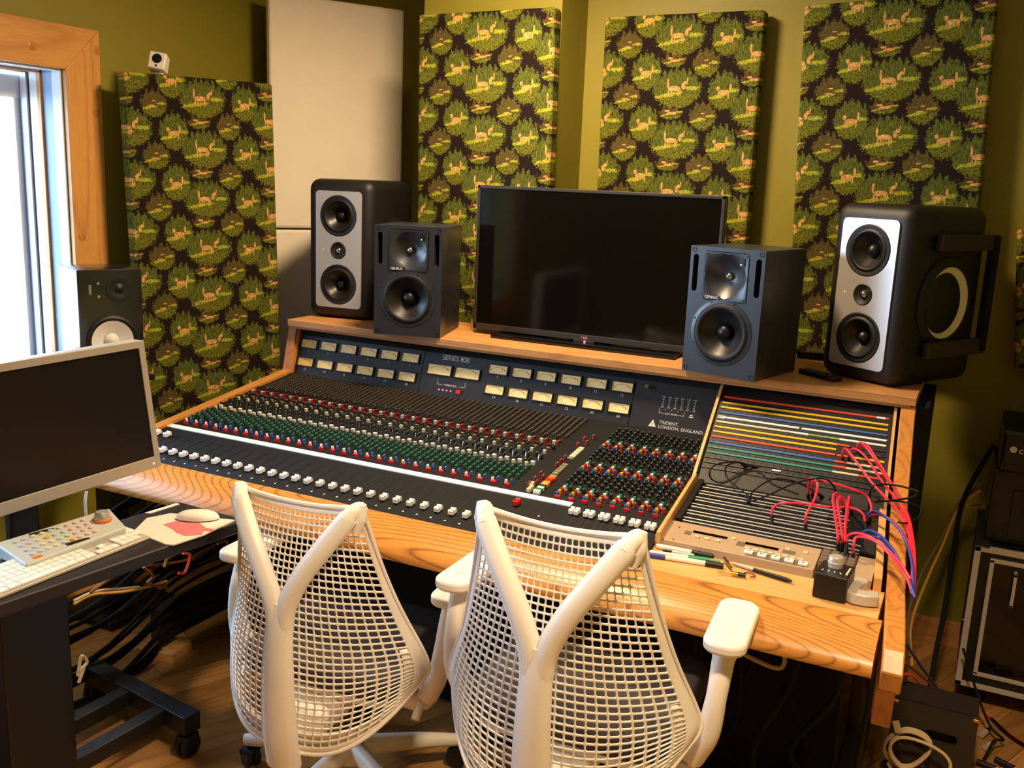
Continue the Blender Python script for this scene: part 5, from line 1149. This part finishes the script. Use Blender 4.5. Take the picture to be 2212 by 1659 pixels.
    # seat
    st_ = rrect(0.475, 0.44, 0.09, 7)
    B(MB().prism([(p[0], p[1] + 0.045) for p in st_], lambda x, y: (x, y, 0.385), lambda x, y: (x, y, 0.445)), 'seat', 'seat', smooth=60, bevel=0.022, seg=4)
    B(MB().prism([(p[0] * 0.93, p[1] * 0.93 + 0.045) for p in st_], lambda x, y: (x, y, 0.365), lambda x, y: (x, y, 0.388)), 'seat_pan', smooth=60, bevel=0.006)
    B(MB().bb(-0.075, 0.075, -0.24, 0.11, 0.305, 0.368), 'tilt_mechanism', bevel=0.02, seg=3)
    B(MB().tube([(0, -0.29, 0.275), (0, -0.22, 0.285), (0, -0.12, 0.32)], 0.035, 12, smooth=4, flat=0.6, up=(1, 0, 0)), 'spine_foot', smooth=70)
    MB().cyl((0, 0.02, 0.09), (0, 0.02, 0.31 + lift), 0.026, 0.026, 18).build('gas_lift', 'black', t, local=True)
    for k in range(5):
        a = base_rz + 2 * PI * k / 5; d = Vector((math.cos(a), math.sin(a), 0)); c0 = Vector((0, 0.02, 0))
        bl = MB().tube([c0 + d * 0.03 + Vector((0, 0, 0.115)), c0 + d * 0.18 + Vector((0, 0, 0.10)), c0 + d * 0.315 + Vector((0, 0, 0.076))], 0.022, 10, smooth=4, rs=[0.03, 0.024, 0.018], flat=0.8, up=(0, 0, 1)).build('base_leg', 'chairwhite', t, smooth=70, local=True)
        p = c0 + d * 0.30; caster(p.x, p.y, bl, 0.029, True, a + 0.9, 'rubber', 0.07)
    MB().cyl((0, 0.02, 0.085), (0, 0.02, 0.13), 0.042, 0.036, 18).build('base_hub', 'chairwhite', t, local=True)
    return t
office_chair((1.072, -1.076, 0), math.radians(5.0), 0.0, 'white net-backed office chair on the left, lower of the two', math.radians(187))
office_chair((1.750, -1.128, 0), math.radians(2.2), 0.092, 'white net-backed office chair on the right, set higher', math.radians(160))

# ------------------------------------------------------------ right of the console
rk = thing('rack_case', 'black road case with aluminium edges on the floor at the right edge', 'rack case', (2.80, 0.47, 0))
rx0, rx1, ry0, ry1, rz0, rz1 = 2.515, 3.10, 0.262, 0.66, 0.075, 0.552
MB().bb(rx0, rx1, ry0 + 0.008, ry1, rz0, rz1).build('case_body', 'blackpaint', rk, smooth=0)
def edge(a, b, c, d, e, f, nm='edge_trim', mt='alu'): return MB().bb(a, b, c, d, e, f).build(nm, mt, rk, smooth=0, bevel=0.0015)
e_ = 0.016
edge(rx0 - 0.003, rx0 + e_, ry0, ry0 + e_, rz0, rz1); edge(rx0 - 0.003, rx1, ry0, ry0 + e_, rz1 - e_, rz1 + 0.003); edge(rx0 - 0.003, rx1, ry0, ry0 + e_, rz0, rz0 + e_)
edge(rx0 - 0.003, rx0 + 0.04, ry0, ry1, rz1 - 0.002, rz1 + 0.004, 'top_trim', 'darkmetal')
edge(rx0 + 0.045, rx0 + 0.058, ry0 - 0.002, ry0 + 0.01, rz0 + 0.05, rz1 - 0.035); edge(rx0 + 0.045, rx1, ry0 - 0.002, ry0 + 0.01, rz1 - 0.045, rz1 - 0.032); edge(rx0 + 0.045, rx1, ry0 - 0.002, ry0 + 0.01, rz0 + 0.045, rz0 + 0.058)
MB().bb(rx0 + 0.058, rx1 - 0.03, ry0 + 0.004, ry0 + 0.012, rz0 + 0.058, rz1 - 0.045).build('rack_front', 'screen', rk, smooth=0)
MB().bb(rx0 + 0.115, rx0 + 0.125, ry0 - 0.03, ry0 - 0.02, rz1 - 0.17, rz1 - 0.06).build('front_handle', 'alu', rk, smooth=0, bevel=0.002)
MB().bb(rx0 + 0.115, rx0 + 0.125, ry0 - 0.03, ry0 + 0.01, rz1 - 0.07, rz1 - 0.06).build('handle_arm', 'alu', rk, smooth=0, bevel=0.002)
MB().bb(rx0 + 0.115, rx0 + 0.125, ry0 - 0.03, ry0 + 0.01, rz1 - 0.17, rz1 - 0.16).build('handle_arm', 'alu', rk, smooth=0, bevel=0.002)
for z in (0.16, 0.34, 0.45): MB().lathe([(0.007, 0), (0.005, 0.004), (0, 0.004)], (rx0, ry0 + 0.06, z), (-1, 0, 0), 10).build('rivet', 'chrome', rk)
MB().box((rx0 - 0.006, ry0 + 0.03, 0.27), (0.008, 0.03, 0.05)).build('latch', 'chrome', rk, bevel=0.002)
for x in (rx0 + 0.08, rx1 - 0.08):
    for y in (ry0 + 0.08, ry1 - 0.08): caster(x, y, rk, 0.03, False, 0.3, 'rubber', 0.075)
am = thing('power_amplifier', 'black rack amplifier with white maker lettering on top of the road case', 'amplifier', (2.80, 0.46, rz1))
MB().bb(2.535, 3.08, 0.33, 0.64, rz1 + 0.005, rz1 + 0.24).build('lower_unit', 'black', am, smooth=0, bevel=0.004)
MB().bb(2.545, 3.08, 0.30, 0.63, rz1 + 0.245, rz1 + 0.375).build('upper_unit', 'black', am, smooth=0, bevel=0.006)
MB().bb(2.552, 3.07, 0.292, 0.302, rz1 + 0.27, rz1 + 0.365).build('front_panel', 'blackpaint', am, smooth=0, bevel=0.004)
MB().bb(2.552, 3.07, 0.288, 0.294, rz1 + 0.362, rz1 + 0.372).build('top_lip', 'darkmetal', am, smooth=0, bevel=0.002)
link('maker_lettering', text_mesh('crown', 0.030, 'text', 'LEFT', shear=0.15), am, loc=(2.592, 0.291, rz1 + 0.318), rot=(PI / 2, 0, 0))
MB().lathe([(0.010, 0), (0.010, 0.001), (0.006, 0.001), (0.006, 0.0005), (0, 0.0005)], (2.578, 0.291, rz1 + 0.319), (0, -1, 0), 18).build('maker_emblem', 'text', am)
MB().bb(2.60, 2.64, 0.322, 0.332, rz1 + 0.02, rz1 + 0.18).build('side_vent', 'panel', am, smooth=0)
wp = thing('white_adapter', 'small white plug adapter on the front of the amplifier', 'adapter', (2.652, 0.315, rz1 + 0.09))
MB().box((2.655, 0.313, rz1 + 0.115), (0.038, 0.03, 0.024)).build('adapter_body', 'white', wp, bevel=0.003)
MB().tube([(2.665, 0.30, rz1 + 0.105), (2.68, 0.28, rz1 + 0.07), (2.70, 0.262, rz1 + 0.01), (2.70, 0.255, rz1 - 0.05)], 0.003, 6).build('adapter_lead', 'blackcable', wp)
ob = thing('orange_box', 'orange-topped small black device on the amplifier at the right edge', 'device', (2.66, 0.45, rz1 + 0.376))
MB().bb(2.615, 2.75, 0.36, 0.50, rz1 + 0.377, rz1 + 0.425).build('device_body', 'black', ob, smooth=0, bevel=0.003)
MB().bb(2.613, 2.752, 0.358, 0.502, rz1 + 0.425, rz1 + 0.445).build('device_lid', 'orange', ob, smooth=0, bevel=0.003)
MB().lathe([(0.006, 0), (0.004, 0.004), (0, 0.004)], (2.64, 0.359, rz1 + 0.40), (0, -1, 0), 10).build('device_stud', 'chrome', ob)
# cables from the amplifier to the floor behind the console
def wire(mt, pts, label, group, r=0.005, name='cable', cat='cable'):
    o = MB().tube(pts, r, 8).build(name, mt); return tag(o, label, cat, group)
yw = lambda px_, py_, y: at(px_, py_, y=y)
wire('blackcable', [yw(2146, 962, .42), yw(2100, 1040, .43), yw(2075, 1100, .42), yw(2060, 1190, .38), yw(2040, 1320, .28), yw(2020, 1420, .2), Vector((2.44, 0.08, 0.02))], 'thick black cable slanting from the amplifier down to the console', 'cables behind the amplifier', 0.008)
wire('greycable', [yw(2120, 1045, .50), yw(2075, 1085, .46), yw(2030, 1170, .40), yw(1990, 1240, .34), yw(1962, 1330, .25), yw(1965, 1420, .12)], 'tan cable slanting left from the amplifier', 'cables behind the amplifier', 0.006)
wire('yellowcable', [yw(2118, 1060, .48), yw(2070, 1100, .44), yw(2035, 1180, .38), yw(1998, 1262, .30), yw(1968, 1350, .22), yw(1970, 1440, .1)], 'ochre cable beside the tan one behind the console', 'cables behind the amplifier', 0.0045)
wire('yellowcable', [yw(2090, 1092, .46), yw(2105, 1088, .50), yw(2118, 1088, .53)], 'short ochre cable end sticking out behind the road case', 'cables behind the amplifier', 0.005)
wire('bluecable', [yw(1957, 1390, -.10), yw(1990, 1440, .0), yw(2020, 1480, .10), yw(2040, 1510, .16)], 'dark blue cable running from the console foot to the floor', 'floor cables on the right', 0.004)
wire('browncable', [yw(1955, 1432, -.10), yw(1985, 1455, 0), yw(2010, 1478, .08), yw(2030, 1500, .12)], 'brown cable running across behind the black floor box', 'floor cables on the right', 0.004)
wire('redlabel', [yw(1945, 1458, -.18), yw(1960, 1456, -.15), yw(1975, 1463, -.12), yw(1990, 1480, -.08)], 'orange-red cable bend at the foot of the oak cheek', 'floor cables on the right', 0.004)
wire('blackcable', [(2.63, 0.22, 0.006), (2.70, 0.12, 0.006), (2.82, 0.05, 0.006), (3.0, 0.0, 0.006)], 'black cable lying across the wooden floor at the lower right', 'floor cables on the right', 0.006)
wire('redcable', [(2.62, 0.235, 0.005), (2.70, 0.135, 0.005), (2.82, 0.065, 0.005), (3.0, 0.015, 0.005)], 'dark red cable lying beside the black one on the floor', 'floor cables on the right', 0.004)
wire('blackcable', [yw(2080, 1400, .20), yw(2115, 1510, .15), yw(2140, 1570, .10), (2.66, 0.06, 0.03), yw(2148, 1600, .02), yw(2125, 1640, -.06)], 'thin black cable curving down in front of the road case', 'floor cables on the right', 0.004)
# black floor box with a handle hole
bxo = thing('floor_box', 'dark brown-black box with a cut-out handle on the floor by the console foot', 'box', (2.46, -0.20, 0))
bx0, bx1, by0, by1, bz = 2.352, 2.572, -0.24, -0.10, 0.225
holed_baffle([(p[0] + (bx0 + bx1) / 2, p[1] + bz / 2) for p in rrect(bx1 - bx0, bz, 0.004, 2)], 0, [[(p[0] + 2.485, p[1] + 0.145) for p in rrect(0.085, 0.032, 0.014)]], by0, by0 + 0.012, 'front_board', 'rackwood', bxo).matrix_parent_inverse = world_of(bxo).inverted()
MB().bb(bx0, bx1, by0 + 0.03, by1, 0.0, bz - 0.004).build('box_body', 'rackwood', bxo, smooth=0)
MB().bb(bx0, bx1, by0 + 0.012, by0 + 0.03, 0.0, 0.11).build('box_rail', 'rackwood', bxo, smooth=0)
for x in (bx0 + 0.006, bx1 - 0.006): MB().box((x, by0 + 0.004, bz - 0.003), (0.018, 0.016, 0.010)).build('corner_cap', 'brass', bxo, bevel=0.002)
# ivory coiled cable
cc = Vector((2.405, -0.335, 0.10)); pts = []
cl = thing('coiled_cable', 'ivory cable coiled in loose loops leaning on the dark floor box', 'cable', (2.41, -0.33, 0))
def coil(cx_, cz_, ax_, az_, y0, y1, ph, turns, tilt=0.0):
    n_ = int(14 * turns); out = []
    for i in range(n_ + 1):
        a = ph + 2 * PI * turns * i / n_; u = i / n_
        out.append(Vector((cx_ + ax_ * math.cos(a) + tilt * math.sin(a) + 0.004 * math.sin(3 * a), y0 + (y1 - y0) * u + 0.01 * math.sin(a), cz_ + az_ * math.sin(a) + 0.003 * math.cos(2 * a))))
    return out
MB().tube(coil(2.405, 0.108, 0.055, 0.052, -0.262, -0.285, 0.5, 3.3, 0.012), 0.0042, 8, smooth=3).build('inner_coil', 'whitecable', cl)
MB().tube(coil(2.440, 0.100, 0.078, 0.050, -0.290, -0.305, 2.2, 1.35, -0.02), 0.0048, 8, smooth=3).build('outer_loop', 'whitecable', cl)
MB().tube([Vector((2.36, -0.30, 0.06)), Vector((2.39, -0.31, 0.035)), Vector((2.45, -0.315, 0.02)), Vector((2.52, -0.31, 0.012)), Vector((2.56, -0.29, 0.008))], 0.0045, 8).build('tail', 'whitecable', cl)
MB().box((2.372, -0.285, 0.168), (0.018, 0.006, 0.035), R=Matrix.Rotation(-0.35, 3, 'Y')).build('cable_tag', 'whitecable', cl, bevel=0.001)
for x, y, z in ((2.385, -0.29, 0.12), (2.45, -0.30, 0.078)): MB().lathe([(0.008, -0.004), (0.009, 0), (0.008, 0.004)], (x, y, z), (1, 0, -0.5), 10).build('cable_tie', 'rubber', cl)
# loose audio connectors on the floor
for k, (px_, py_, dx, dy, lb_) in enumerate(((2120, 1588, .012, .03, 'upright metal connector behind the coil on the floor'), (2128, 1615, .014, .03, 'second metal connector below the upright one'), (2150, 1640, .05, -.025, 'white-sleeved connector with black boot at the lower right'), (2110, 1645, .05, -.012, 'white-sleeved connector lying nearest the coil'))):
    p = at(px_, py_, z=0.012); d = Vector((dx, dy, 0)); o = thing('audio_connector', lb_, 'connector', p, 0, 'loose connectors on the floor')
    MB().cyl(p, p + d, 0.009, 0.009, 12).build('shell', 'alu' if k < 2 else 'rubber', o); MB().cyl(p + d, p + d * 2.0, 0.006, 0.005, 10).build('sleeve', 'rubber' if k < 2 else 'whitecable', o)
# wood stand-off and steel bracket at the right console foot
wp2 = thing('wood_block', 'pale wooden block under the right console foot', 'wood block', (2.27, -0.76, 0))
MB().bb(2.20, 2.33, -0.84, -0.70, 0.0, 0.036).build('block', 'tray', wp2, smooth=0, bevel=0.002)
wp3 = thing('wood_block', 'flat wooden block under the left console foot', 'wood block', (0.10, -0.77, 0))
MB().box((0.098, -0.775, 0.0178), (0.14, 0.11, 0.0356), R=Matrix.Rotation(0.2, 3, 'Z')).build('block', 'tray', wp3, smooth=0, bevel=0.002)

# ------------------------------------------------------------ cable tangle under the desk and the console
random.seed(21)
gC = 'black cables hanging under the desk'
for k in range(24):
    y_a = -1.30 + random.uniform(-0.02, 0.10); x_a = 0.16 + 0.012 * k * 0.6
    z_a = 0.62 - 0.022 * k + random.uniform(-.01, .01); sag = random.uniform(0.06, 0.16)
    pts = [Vector((-0.02 - 0.01 * (k % 3), -1.75, z_a - 0.02)), Vector((0.03, -1.40, z_a - sag)), Vector((0.08 + 0.004 * k, -1.10, z_a - sag * 0.8)), Vector((0.12 + 0.012 * (k % 5), -0.75, z_a - 0.01)), Vector((0.20 + 0.03 * (k % 4), -0.45, min(0.55, z_a + 0.05)))]
    pts = [Vector((p.x, p.y, max(0.012 + 0.004 * (k % 4), p.z))) for p in pts]
    tag(MB().tube(pts, random.choice((0.006, 0.007, 0.009)), 8).build('hanging_cable', 'blackcable'), 'black cable in the dark bundle hanging under the desk', 'cable', gC)
for k, (mt, P_, lb_) in enumerate((('yellowcable', [(160, 1305), (200, 1285), (270, 1278), (330, 1265), (360, 1255)], 'ochre cable end poking out under the desk, lower of the pair'), ('whitecable', [(160, 1298), (205, 1278), (260, 1272), (300, 1268)], 'ivory cable end poking out under the desk'),
        ('browncable', [(195, 1280), (270, 1230), (340, 1220), (400, 1210), (440, 1190), (490, 1165)], 'brown cable arching below the desk edge'), ('browncable', [(310, 1225), (330, 1245), (320, 1260), (360, 1270)], 'short brown cable bend below the mouse pad'), ('yellowcable', [(355, 1225), (362, 1205), (376, 1198)], 'small ochre wire standing up below the mouse pad'), ('redlabel', [(395, 1195), (410, 1200), (400, 1235), (385, 1238)], 'orange wire loop under the desk end'),
        ('whitecable', [(168, 1460), (176, 1418), (188, 1430), (172, 1450), (182, 1440), (170, 1475)], 'ivory twisted wire at the desk pedestal foot'), ('yellowcable', [(2, 1388), (12, 1362), (20, 1350)], 'pale cable end at the left edge under the desk'), ('greycable', [(470, 1175), (488, 1168), (494, 1180)], 'grey-brown wire by the left chair under the desk'))):
    pts = [at(a, b, x=0.36 + 0.02 * k) for a, b in P_]
    tag(MB().tube(pts, 0.0042, 8).build('loose_cable', mt), lb_, 'cable', 'coloured cables under the desk')
tag(MB().tube([at(345, 1395, z=0.05), at(330, 1420, z=0.02), at(305, 1445, z=0.009), at(283, 1455, z=0.009)], 0.008, 8).build('power_cable', 'blackcable'), 'thick black power cable bending to the floor by the wooden block', 'cable')
tag(MB().tube([at(187, 1062, x=0.2), at(184, 1085, x=0.2), at(186, 1110, x=0.2), at(188, 1140, x=0.2)], 0.004, 8).build('display_cable', 'vinyl'), 'thin white cable hanging below the computer display', 'cable')
gU = 'black cables in the dark under the console'
for k in range(15):
    x = 1.42 + 0.06 * k; 
    pts = [Vector((x, -0.62 + random.uniform(-.06, .02), 0.64)), Vector((x + random.uniform(-.06, .06), -0.63 + random.uniform(-.06, .03), 0.42)), Vector((x + random.uniform(-.15, .15), -0.64 + random.uniform(-.06, .03), 0.22)), Vector((x + random.uniform(-.2, .2), -0.64 + random.uniform(-.06, .03), 0.05)), Vector((x + random.uniform(-.25, .25), -0.66 + random.uniform(-.06, .04), 0.010))]
    tag(MB().tube(pts, random.choice((0.006, 0.008, 0.010)), 8).build('hanging_cable', 'blackcable'), 'black cable hanging in the dark under the console', 'cable', gU)
wire('whitecable', [Vector((2.02, -0.66, 0.53)), Vector((2.07, -0.65, 0.50)), Vector((2.10, -0.64, 0.47)), Vector((2.09, -0.65, 0.44)), Vector((2.02, -0.66, 0.455)), Vector((1.95, -0.66, 0.48))], 'pale cable loop under the right end of the armrest', 'pale cables under the console', 0.006)
